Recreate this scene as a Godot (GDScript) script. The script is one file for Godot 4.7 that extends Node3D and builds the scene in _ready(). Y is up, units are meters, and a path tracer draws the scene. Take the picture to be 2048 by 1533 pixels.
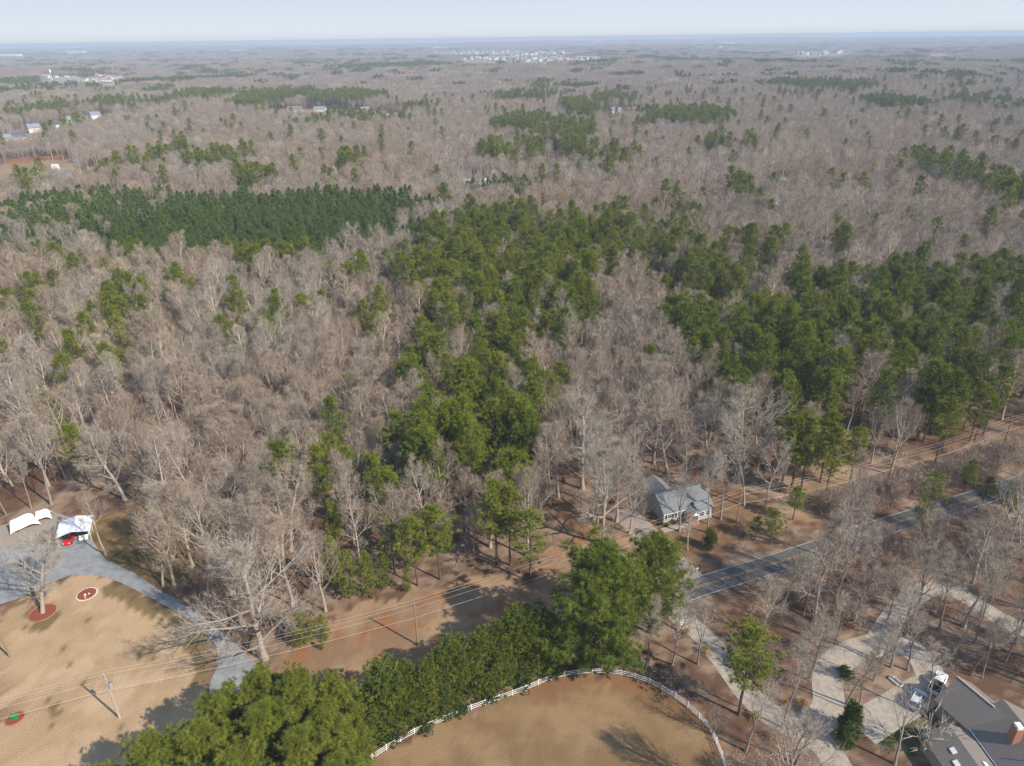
extends Node3D
# A winter wood seen from the air: bare hardwoods and pines, two houses, a road, a driveway and a paddock.
# One unit is a metre; the eye hangs 100 m above the origin and looks towards -z.

const EYE := 100.0
var rng := RandomNumberGenerator.new()
var n_big := FastNoiseLite.new()
var n_mid := FastNoiseLite.new()
var n_fine := FastNoiseLite.new()
var taken := {}
var M := {}

# ---------------------------------------------------------------- mesh helper
class Mb:
	var v := PackedVector3Array()
	var n := PackedVector3Array()
	var c := PackedColorArray()
	var i := PackedInt32Array()

	func tri(a: Vector3, b: Vector3, d: Vector3, col := Color.WHITE) -> void:   # counter-clockwise from outside
		var nn := (b - a).cross(d - a).normalized()
		var k := v.size()
		v.append(a); v.append(b); v.append(d)
		n.append(nn); n.append(nn); n.append(nn)
		c.append(col); c.append(col); c.append(col)
		i.append(k); i.append(k + 2); i.append(k + 1)

	func quad(a: Vector3, b: Vector3, d: Vector3, e: Vector3, col := Color.WHITE) -> void:
		tri(a, b, d, col)
		tri(a, d, e, col)

	func blade(p: Vector3, d: Vector3, length: float, w: float, side: Vector3, col: Color) -> void:
		var s := d.cross(side).normalized() * (w * 0.5)
		tri(p - s, p + s, p + d * length, col)

	func tube(pts: PackedVector3Array, rad: PackedFloat32Array, sides: int, col := Color.WHITE) -> void:
		var first := v.size()
		var m := pts.size()
		var up := Vector3(0.31, 0.2, 0.93)
		for k in m:
			var t := (pts[mini(k + 1, m - 1)] - pts[maxi(k - 1, 0)]).normalized()
			var x := t.cross(up)
			if x.length() < 0.05:
				x = t.cross(Vector3.RIGHT)
			x = x.normalized()
			var y := t.cross(x)
			for s in sides:
				var a := TAU * s / sides
				var o := x * cos(a) + y * sin(a)
				v.append(pts[k] + o * rad[k])
				n.append(o)
				c.append(col)
		for k in m - 1:
			for s in sides:
				var a := first + k * sides + s
				var b := first + k * sides + (s + 1) % sides
				i.append(a); i.append(b + sides); i.append(b)
				i.append(a); i.append(a + sides); i.append(b + sides)

	func box(lo: Vector3, hi: Vector3, t := Transform3D(), col := Color.WHITE) -> void:
		var p: Array[Vector3] = []
		for k in 8:
			p.append(t * Vector3(hi.x if k & 1 else lo.x, hi.y if k & 2 else lo.y, hi.z if k & 4 else lo.z))
		quad(p[4], p[5], p[7], p[6], col); quad(p[1], p[0], p[2], p[3], col)
		quad(p[5], p[1], p[3], p[7], col); quad(p[0], p[4], p[6], p[2], col)
		quad(p[6], p[7], p[3], p[2], col); quad(p[0], p[1], p[5], p[4], col)

	func ring_prism(outline: PackedVector2Array, y0: float, y1: float, col := Color.WHITE) -> void:   # a flat slab of that outline (x, z)
		var o := outline
		if Geometry2D.is_polygon_clockwise(o):
			o = o.duplicate()
			o.reverse()
		var t := Geometry2D.triangulate_polygon(o)
		for k in range(0, t.size(), 3):
			var a := o[t[k]]
			var b := o[t[k + 1]]
			var d := o[t[k + 2]]
			var A := Vector3(a.x, y1, a.y)
			var B := Vector3(b.x, y1, b.y)
			var D := Vector3(d.x, y1, d.y)
			if (B - A).cross(D - A).y > 0:
				tri(A, B, D, col)
			else:
				tri(A, D, B, col)
		for k in o.size():
			var a := o[k]
			var b := o[(k + 1) % o.size()]
			quad(Vector3(b.x, y0, b.y), Vector3(a.x, y0, a.y), Vector3(a.x, y1, a.y), Vector3(b.x, y1, b.y), col)

	func strip(pts: PackedVector2Array, half: float, y0: float, y1: float, shift := 0.0, col := Color.WHITE) -> void:
		var l := PackedVector2Array()
		var r := PackedVector2Array()
		for k in pts.size():
			var t := (pts[mini(k + 1, pts.size() - 1)] - pts[maxi(k - 1, 0)]).normalized()
			var s := Vector2(t.y, -t.x)
			l.append(pts[k] + s * (shift + half))
			r.append(pts[k] + s * (shift - half))
		for k in pts.size() - 1:
			var a := Vector3(l[k].x, y1, l[k].y)
			var b := Vector3(r[k].x, y1, r[k].y)
			var d := Vector3(r[k + 1].x, y1, r[k + 1].y)
			var e := Vector3(l[k + 1].x, y1, l[k + 1].y)
			if (b - a).cross(d - a).y > 0:
				quad(a, b, d, e, col)
			else:
				quad(a, e, d, b, col)
			if y1 - y0 > 0.01:
				var h := Vector3(0, y0 - y1, 0)
				quad(a, a + h, e + h, e, col)
				quad(d, d + h, b + h, b, col)

	func add(o: Mb, t := Transform3D()) -> void:
		var first := v.size()
		for k in o.v.size():
			v.append(t * o.v[k])
			n.append((t.basis * o.n[k]).normalized())
		c.append_array(o.c)
		for k in o.i:
			i.append(first + k)

	func mesh() -> ArrayMesh:
		var a := []
		a.resize(Mesh.ARRAY_MAX)
		a[Mesh.ARRAY_VERTEX] = v
		a[Mesh.ARRAY_NORMAL] = n
		a[Mesh.ARRAY_COLOR] = c
		a[Mesh.ARRAY_INDEX] = i
		var uv := PackedVector2Array()
		uv.resize(v.size())
		for k in v.size():
			uv[k] = Vector2(v[k].x, v[k].z)
		a[Mesh.ARRAY_TEX_UV] = uv
		var m := ArrayMesh.new()
		if v.size():
			m.add_surface_from_arrays(Mesh.PRIMITIVE_TRIANGLES, a)
		return m

# ---------------------------------------------------------------- naming helpers
func numbered(called: String) -> String:
	var k: int = taken.get(called, 0)
	taken[called] = k + 1
	return called if k == 0 else "%s_%03d" % [called, k]

func thing(called: String, label: String, category: String, at := Vector3.ZERO, turn := 0.0, group := "") -> Node3D:
	var o := Node3D.new()
	o.name = numbered(called)
	add_child(o)
	o.position = at
	o.rotation.y = turn
	tag(o, label, category, group)
	return o

func tag(o: Node, label: String, category: String, group := "") -> void:
	o.set_meta("label", label)
	o.set_meta("category", category)
	if group != "":
		o.set_meta("group", group)

func obj(called: String, mesh: Mesh, m: Material, parent: Node = null) -> MeshInstance3D:
	var o := MeshInstance3D.new()
	o.mesh = mesh
	o.material_override = m
	if parent == null:
		o.name = numbered(called)
		add_child(o)
	else:
		var k := 0
		var nm := called
		while parent.has_node(NodePath(nm)):
			k += 1
			nm = "%s_%03d" % [called, k]
		o.name = nm
		parent.add_child(o)
	return o

func struct(called: String, mesh: Mesh, m: Material) -> MeshInstance3D:
	var o := obj(called, mesh, m)
	o.set_meta("kind", "structure")
	return o

func dup(o: Node3D, called: String, at: Vector3, turn: float, label: String, group: String) -> Node3D:
	var r: Node3D = o.duplicate()
	r.name = numbered(called)
	add_child(r)
	r.position = at
	r.rotation.y = turn
	r.set_meta("label", label)
	r.set_meta("group", group)
	return r

func lin(r: float, g: float, b: float) -> Color:
	return Color(r, g, b).linear_to_srgb()

func mat(called: String, col: Color, rough := 0.9, vc := false) -> StandardMaterial3D:   # col: linear
	var m := StandardMaterial3D.new()
	m.resource_name = called
	m.albedo_color = col.linear_to_srgb()
	m.roughness = rough
	m.vertex_color_use_as_albedo = vc
	m.metallic_specular = 0.3
	return m

func grain(seed_: int, freq: float, dark: float, octaves := 5, size := 512) -> NoiseTexture2D:
	var f := FastNoiseLite.new()
	f.seed = seed_
	f.noise_type = FastNoiseLite.TYPE_SIMPLEX_SMOOTH
	f.frequency = freq
	f.fractal_octaves = octaves
	f.fractal_gain = 0.6
	var t := NoiseTexture2D.new()
	t.width = size
	t.height = size
	t.seamless = true
	t.noise = f
	var g := Gradient.new()
	g.set_color(0, Color(dark, dark, dark).linear_to_srgb())
	g.set_color(1, Color.WHITE)
	t.color_ramp = g
	return t

func rv() -> Vector3:
	return Vector3(rng.randf_range(-1, 1), rng.randf_range(-1, 1), rng.randf_range(-1, 1))

func sst(a: float, b: float, x: float) -> float:
	var t := clampf((x - a) / (b - a), 0, 1)
	return t * t * (3 - 2 * t)

# ---------------------------------------------------------------- the lie of the land
func height(x: float, z: float) -> float:
	var d := sqrt(x * x + z * z)
	if d < 420:
		return 0.0
	var h := n_big.get_noise_2d(x * 0.35, z * 0.35) * 26.0 * sst(420, 2200, d)
	h += n_big.get_noise_2d(x * 0.12 + 900, z * 0.12) * 44.0 * sst(5000, 11000, d)
	return h

var clear_zones: Array = []
var moss_edge := [Vector2(-81.4, -111.8), Vector2(-72.4, -107.7), Vector2(-65.4, -103), Vector2(-58.4, -97.2), Vector2(-54.3, -92.5), Vector2(-53.7, -89.7)]
var lawn: PackedVector2Array
var verge: PackedVector2Array
var paddock: PackedVector2Array
var yard: PackedVector2Array
var corridor: PackedVector2Array
var green_plot: PackedVector2Array
var clearings: Array = []
var patches: Array = []
var roads: Array = []        # [points, half width that stays free of trees]
var spots: Array = []        # trees set by hand: x, z, free radius

func inside(p: Vector2, poly: PackedVector2Array) -> bool:
	return Geometry2D.is_point_in_polygon(p, poly)

func near_line(p: Vector2, pts: PackedVector2Array, d: float) -> bool:
	for k in pts.size() - 1:
		if p.distance_squared_to(Geometry2D.get_closest_point_to_segment(p, pts[k], pts[k + 1])) < d * d:
			return true
	return false

func clearing_depth(x: float, z: float, e: Array) -> float:   # under 1 inside; the near side reaches farther, so that the low trees there leave the houses in view
	var c := Vector2(e[0], e[1])
	var r := c.normalized()
	var p := Vector2(x, z) - c
	var b := p.dot(r)
	var a := p.dot(Vector2(-r.y, r.x)) / float(e[2])
	b = b / float(e[3]) if b > 0.0 else b / (float(e[3]) + float(e[5] if e.size() > 5 else 0.16) * c.length())
	return a * a + b * b

func in_clearing(x: float, z: float) -> bool:
	for e in clearings:
		if clearing_depth(x, z, e) < 1.0:
			return true
	return false

func pine_share(x: float, z: float) -> float:
	var best := 0.0
	var wob := n_mid.get_noise_2d(x * 1.5, z * 1.5) * 0.55
	for e in patches:
		var a: float = (x - e[0]) / e[2]
		var b: float = (z - e[1]) / e[3]
		var d := sqrt(a * a + b * b) + wob
		if d < 1.05:
			best = maxf(best, e[4])
	var d0 := sqrt(x * x + z * z)
	if d0 > 620:
		var f := n_mid.get_noise_2d(x * 0.22 + 50, z * 0.22) + 0.5 * n_mid.get_noise_2d(x * 0.9, z * 0.9 + 77)
		best = maxf(best, 0.6 * sst(0.34, 0.5, f) * sst(620, 900, d0))
	return clampf(maxf(best * 0.96, 0.03 if d0 < 700 else 0.02), 0, 1) if best < 0.99 else best

func ground_color(x: float, z: float) -> Color:
	var p := Vector2(x, z)
	var d := p.length()
	var a := n_fine.get_noise_2d(x * 6.0, z * 6.0)
	var b := n_fine.get_noise_2d(x * 1.3 + 40, z * 1.3)
	var e := n_mid.get_noise_2d(x * 2.0, z * 2.0)
	var speck := fposmod(sin(x * 12.9898 + z * 78.233) * 43758.5453, 1.0) - 0.5
	var c := Color(0.16, 0.098, 0.066).lerp(Color(0.37, 0.268, 0.195), clampf(0.45 + 1.3 * b + 1.2 * a + speck * 0.5, 0, 1))
	if e > 0.2:
		c = c.lerp(Color(0.17, 0.088, 0.055), 0.5)
	if d > 420:
		if in_clearing(x, z):
			for q in clearings:
				if clearing_depth(x, z, q) + b * 0.4 < 1.0:
					c = q[4].lerp(q[4] * 0.75, clampf(0.5 + b * 1.5 + a, 0, 1))
		return c
	a += speck * 0.35
	var q := p + Vector2(n_fine.get_noise_2d(x * 5, z * 5), n_fine.get_noise_2d(x * 5 + 90, z * 5)) * 4.0
	if inside(q, lawn):
		c = Color(0.55, 0.395, 0.245).lerp(Color(0.45, 0.315, 0.185), clampf(0.4 + 1.2 * b + 0.9 * a, 0, 1))
		var sand := n_fine.get_noise_2d(x * 2.2 + 11, z * 2.2 + 300)
		if sand > 0.32:
			c = c.lerp(Color(0.62, 0.455, 0.285), 0.6)
		var moss := 3.4 if near_line(p, PackedVector2Array(moss_edge), 2.6) else 0.0
		moss = maxf(moss, 4.0 - p.distance_to(Vector2(-90, -102)))
		if moss + 3.0 * a + 2.0 * b > 2.0:
			c = c.lerp(Color(0.15, 0.115, 0.042), 0.75)
	elif inside(q, paddock):
		c = Color(0.36, 0.245, 0.135).lerp(Color(0.26, 0.168, 0.088), clampf(0.5 + 1.5 * b + 0.6 * a, 0, 1))
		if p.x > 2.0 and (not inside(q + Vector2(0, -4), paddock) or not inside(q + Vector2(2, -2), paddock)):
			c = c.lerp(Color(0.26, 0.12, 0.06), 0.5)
	elif inside(q, verge):
		c = Color(0.42, 0.285, 0.175).lerp(Color(0.30, 0.192, 0.115), clampf(0.5 + 1.4 * b + 0.7 * a, 0, 1))
		if n_fine.get_noise_2d(x * 3.0 + 70, z * 3.0) > 0.3:
			c = c.lerp(Color(0.36, 0.155, 0.07), 0.7)
	elif inside(q, yard):
		c = Color(0.29, 0.185, 0.105).lerp(Color(0.20, 0.115, 0.065), clampf(0.45 + 1.3 * b + 1.2 * a, 0, 1))
	elif inside(q, corridor):
		c = Color(0.44, 0.315, 0.205).lerp(Color(0.30, 0.2, 0.125), clampf(0.5 + 1.4 * b + 0.7 * a, 0, 1))
	elif inside(q, green_plot):
		c = Color(0.055, 0.085, 0.028).lerp(Color(0.12, 0.12, 0.05), clampf(0.35 + 1.4 * b + 0.7 * a, 0, 1))
	elif p.distance_to(Vector2(-82, -128)) < 17.0 + b * 8.0:
		c = Color(0.30, 0.20, 0.10).lerp(Color(0.15, 0.11, 0.045), clampf(0.5 + 2.5 * b + a, 0, 1))
	return c

func build_ground() -> void:
	var radii := PackedFloat32Array([0.0, 20.0, 40.0, 55.0])
	var r := 66.0
	while r < 15600.0:
		radii.append(r)
		r += 1.0 if r < 190 else maxf(1.6, r * 0.035)
	var angles := PackedFloat32Array()
	var a := -180.0
	while a <= 180.001:
		angles.append(deg_to_rad(a))
		a += 0.45 if absf(a) < 48.0 else 4.0
	angles[angles.size() - 1] = PI
	var mb := Mb.new()
	var na := angles.size()
	for rr in radii:
		for aa in angles:
			var x := sin(aa) * rr
			var z := -cos(aa) * rr
			mb.v.append(Vector3(x, height(x, z), z))
			mb.c.append(ground_color(x, z))
	for k in mb.v.size():
		var p := mb.v[k]
		var s := 1.0 if p.length() < 400 else 20.0
		var nn := Vector3(height(p.x - s, p.z) - height(p.x + s, p.z), 2 * s, height(p.x, p.z - s) - height(p.x, p.z + s))
		mb.n.append(nn.normalized())
	for k in radii.size() - 1:
		for j in na - 1:
			var o := k * na + j
			mb.i.append(o); mb.i.append(o + na); mb.i.append(o + na + 1)
			mb.i.append(o); mb.i.append(o + na + 1); mb.i.append(o + 1)
	struct("ground", mb.mesh(), M.ground)

# ---------------------------------------------------------------- trees
func grow(tb: Mb, cb: Mb, p: Vector3, d: Vector3, length: float, r: float, lev: int, S: Dictionary, col: Color) -> void:
	var last: int = S.kids.size()
	var b := tb if lev < S.trunk_levels else cb
	var segs: int = S.seg[mini(lev, S.seg.size() - 1)]
	var sides: int = S.sides[mini(lev, S.sides.size() - 1)]
	var wob: float = S.wob
	var trop: float = S.trop if lev > 0 else 0.0
	var pts := PackedVector3Array([p])
	var rad := PackedFloat32Array([r])
	var dirs := PackedVector3Array([d])
	var q := p
	var dd := d
	var tip := 0.3 if lev == 0 else 0.22
	for k in segs:
		dd = (dd + rv() * wob + Vector3.UP * trop).normalized()
		q += dd * (length / segs)
		pts.append(q)
		dirs.append(dd)
		var t := float(k + 1) / segs
		rad.append(r * lerpf(1.0, tip, t))
	if lev == 0:
		rad[0] *= 1.35
	b.tube(pts, rad, sides, col if lev < 2 else col.lerp(S.twig, 0.35 if lev == 2 else 0.9))
	if lev == last:
		for k in int(S.fine):
			var t := rng.randf_range(0.15, 1.0)
			var f := t * segs
			var j := mini(int(f), segs - 1)
			var at := pts[j].lerp(pts[j + 1], f - j)
			var bd := (dirs[j] + rv() * 0.75 + Vector3.UP * 0.25).normalized()
			cb.blade(at, bd, S.fine_len * rng.randf_range(0.6, 1.25), S.fine_w, rv(), S.twig * rng.randf_range(0.85, 1.15))
		return
	var count: int = S.kids[lev]
	var start: float = S.start[mini(lev, S.start.size() - 1)]
	var ang: float = S.ang[mini(lev, S.ang.size() - 1)]
	var ratio: float = S.ratio[mini(lev, S.ratio.size() - 1)]
	var az := rng.randf() * TAU
	for k in count:
		var u := (k + rng.randf_range(0.1, 0.9)) / count
		var t := lerpf(start, 1.0, u)
		var f := t * segs
		var j := mini(int(f), segs - 1)
		var at := pts[j].lerp(pts[j + 1], f - j)
		var ax := dirs[j]
		az += 2.4 + rng.randf_range(-0.5, 0.5)
		var x := ax.cross(Vector3(0.3, 0.1, 0.9)).normalized()
		var y := ax.cross(x)
		var an := ang * rng.randf_range(0.7, 1.25) * lerpf(1.15, 0.65, u)
		var nd := (ax * cos(an) + (x * cos(az) + y * sin(az)) * sin(an)).normalized()
		var ll := length * ratio * lerpf(1.0, 0.55, u) * rng.randf_range(0.7, 1.2)
		var rr := minf(rad[j] * 0.6, lerpf(rad[j], rad[j + 1], f - j) * 0.62)
		if lev >= 2:
			rr = minf(rr, 0.022)
		elif lev == 1:
			rr = minf(rr, 0.06)
		elif S.has("R"):   # the limbs end on a rounded crown
			var cr: float = S.R
			var k3 := Vector3(1.0 / cr, 1.0 / (S.H * 0.42), 1.0 / cr)
			var o := (at - Vector3(0, S.H * 0.60, 0)) * k3
			var v := nd * k3
			var vv := v.dot(v)
			var ov := o.dot(v)
			var disc := ov * ov - vv * (o.dot(o) - 1.0)
			if disc > 0.0:
				ll = maxf(1.5, (-ov + sqrt(disc)) / vv * rng.randf_range(0.8, 1.02))
			rr = minf(rr, 0.03 + ll * 0.016)
		grow(tb, cb, at, nd, ll, rr, lev + 1, S, col)

func bare_tree(S: Dictionary) -> Array:
	var tb := Mb.new()
	var cb := Mb.new()
	grow(tb, cb, Vector3(0, -0.3, 0), (Vector3.UP + rv() * S.get("lean", 0.05)).normalized(), S.H, S.r, 0, S, S.bark)
	return [tb, cb]

func tuft(cb: Mb, p: Vector3, d: Vector3, size: float, blades: int, w: float, col: Color) -> void:
	for k in blades:
		var dd := (d + rv() * 1.05).normalized()
		cb.blade(p - dd * size * 0.12, dd, size * rng.randf_range(0.7, 1.2), size * w, rv(), col * rng.randf_range(0.85, 1.15))

func pine_tree(S: Dictionary) -> Array:
	var tb := Mb.new()
	var cb := Mb.new()
	var H: float = S.H
	var pts := PackedVector3Array()
	var rad := PackedFloat32Array()
	var off := Vector3.ZERO
	var segs := 9
	for k in segs + 1:
		var t := float(k) / segs
		pts.append(Vector3(0, H * 0.97 * t - 0.3, 0) + off)
		rad.append(S.r * lerpf(1.0, 0.22, t) * (1.25 if k == 0 else 1.0))
		off += Vector3(rng.randf_range(-1, 1), 0, rng.randf_range(-1, 1)) * H * 0.004
	tb.tube(pts, rad, S.get("sides", 7), S.bark)
	var cs: float = S.cs
	var az := rng.randf() * TAU
	for k in int(S.nb):
		var u: float = (k + rng.randf()) / S.nb
		var t := lerpf(cs, 1.0, u)
		var f := minf(t, 0.999) * segs
		var at := pts[int(f)].lerp(pts[int(f) + 1], f - int(f))
		var w: float
		if S.shape == "cone":
			w = S.R * (1.0 - 0.95 * pow(u, 2.6))
		else:
			w = S.R * sqrt(maxf(0.0, 1.0 - pow(u, 2.6))) * minf(1.0, 0.55 + u * 1.1)
		w *= rng.randf_range(0.65, 1.15)
		az += 2.4 + rng.randf_range(-0.6, 0.6)
		var el := lerpf(S.get("droop", 0.0), 1.0, u * u) + rng.randf_range(-0.2, 0.2)
		var bd := Vector3(cos(az) * cos(el), sin(el), sin(az) * cos(el))
		var end := at + bd * w + Vector3(0, 0.12 * w, 0)
		cb.tube(PackedVector3Array([at, at.lerp(end, 0.5) - Vector3(0, 0.06 * w, 0), end]), PackedFloat32Array([0.07 * S.bs, 0.05 * S.bs, 0.02 * S.bs]), 3, S.bark)
		var tone := rng.randf()
		var nt := int(S.tufts)
		var np := int(S.get("puffs", 0))
		for q in np:
			var g := lerpf(S.get("inner", 0.4), 1.0, (q + rng.randf()) / np)
			var ctr := at.lerp(end, g) + rv() * w * 0.2 * (0.4 + g) + Vector3(0, 0.1, 0)
			var pr: float = S.size * rng.randf_range(0.8, 1.35)
			var pt := rng.randf()
			for j in nt / np:
				var d := (rv().normalized() + Vector3.UP * 0.45).normalized()
				var col: Color = S.dark.lerp(S.light, clampf(tone * 0.4 + pt * 0.35 + rng.randf() * 0.4, 0, 1))
				tuft(cb, ctr + d * pr * rng.randf_range(0.25, 0.75), d, S.size * rng.randf_range(0.7, 1.1), S.blades, S.w, col)
		for j in nt if np == 0 else 0:
			var g := rng.randf_range(S.get("inner", 0.4), 1.0)
			var pos := at.lerp(end, g) + rv() * w * 0.2 * (0.4 + g) + Vector3(0, 0.1, 0)
			var col: Color = S.dark.lerp(S.light, clampf(tone * 0.5 + rng.randf() * 0.6, 0, 1))
			tuft(cb, pos, (bd * 0.5 + Vector3.UP * 0.9 + rv() * 0.4).normalized(), S.size * rng.randf_range(0.7, 1.2), S.blades, S.w, col)
	return [tb, cb]

func leafy_bush(S: Dictionary) -> Array:   # a dense evergreen that is green to the ground
	var tb := Mb.new()
	var cb := Mb.new()
	var H: float = S.H
	tb.tube(PackedVector3Array([Vector3(0, -0.2, 0), Vector3(0.1, H * 0.4, 0), Vector3(0, H * 0.85, 0.1)]), PackedFloat32Array([S.r, S.r * 0.7, S.r * 0.2]), 6, S.bark)
	var lumps: Array = []
	for k in int(S.lumps):
		var a := rng.randf() * TAU
		var t := rng.randf_range(0.12, 0.9)
		var rr: float = S.R * rng.randf_range(0.25, 0.6) * sqrt(maxf(0.1, 1.15 - t * t))
		lumps.append([Vector3(cos(a) * rr, H * t, sin(a) * rr), S.R * rng.randf_range(0.35, 0.62) * (1.15 - 0.5 * t), rng.randf()])
	for k in int(S.tufts):
		var l: Array = lumps[k % lumps.size()]
		var d := rv().normalized()
		var pos: Vector3 = l[0] + d * l[1] * pow(rng.randf(), 0.35)
		if pos.y < 0.1:
			continue
		var col: Color = S.dark.lerp(S.light, clampf(l[2] * 0.4 + rng.randf() * 0.65, 0, 1))
		tuft(cb, pos, (d + Vector3.UP * 0.4).normalized(), S.size * rng.randf_range(0.7, 1.2), S.blades, S.w, col)
	for k in 10:
		var l: Array = lumps[k % lumps.size()]
		cb.tube(PackedVector3Array([Vector3(0, l[0].y * 0.6, 0), l[0]]), PackedFloat32Array([0.07, 0.03]), 3, S.bark)
	return [tb, cb]

func both(parts: Array) -> ArrayMesh:
	var m := Mb.new()
	m.add(parts[0])
	m.add(parts[1])
	return m.mesh()

func dome_tree(H: float, R: float, blades: int, length: float, w: float) -> Array:   # a bare crown whose twigs end on a rounded top
	var tb := Mb.new()
	var cb := Mb.new()
	tb.tube(PackedVector3Array([Vector3(0, -0.3, 0), Vector3(0.1, H * 0.45, 0), Vector3(0, H * 0.8, 0.1)]), PackedFloat32Array([0.22, 0.15, 0.06]), 4, GREY)
	var mid := Vector3(0, H * 0.62, 0)
	for k in 9:
		var a := k * 2.4 + rng.randf() * 0.6
		var el := rng.randf_range(0.35, 1.2)
		var d := Vector3(cos(a) * cos(el) * R * 0.8, sin(el) * H * 0.3, sin(a) * cos(el) * R * 0.8)
		var from := Vector3(0, H * rng.randf_range(0.35, 0.6), 0)
		tb.tube(PackedVector3Array([from, from.lerp(mid + d, 0.5) - Vector3(0, 0.3, 0), mid + d]), PackedFloat32Array([0.11, 0.07, 0.03]), 3, GREY)
	for k in blades:
		var a := rng.randf() * TAU
		var y := rng.randf_range(-0.35, 1.0)
		var c := sqrt(1.0 - y * y)
		var d := Vector3(cos(a) * c, y, sin(a) * c)
		var e := Vector3(d.x * R, d.y * H * 0.36, d.z * R) * rng.randf_range(0.72, 1.0)
		var dir := (Vector3(d.x, maxf(d.y, 0.0) + 0.2, d.z) + rv() * 0.7).normalized()
		cb.blade(mid + e - dir * length, dir, length * rng.randf_range(0.7, 1.25), w, rv(), TWIG * rng.randf_range(0.82, 1.02))
	return [tb, cb]

var kinds := {}      # name -> array of {trunk, crown, all} near meshes
func kind_of_tree(called: String, parts: Array) -> void:
	if not kinds.has(called):
		kinds[called] = []
	kinds[called].append({"trunk": parts[0].mesh(), "crown": parts[1].mesh(), "all": both(parts)})

const PALE := Color(0.53, 0.465, 0.39)
const TWIG := Color(0.348, 0.305, 0.252)
const GREY := Color(0.42, 0.38, 0.325)
const DARKBARK := Color(0.12, 0.09, 0.075)

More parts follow.
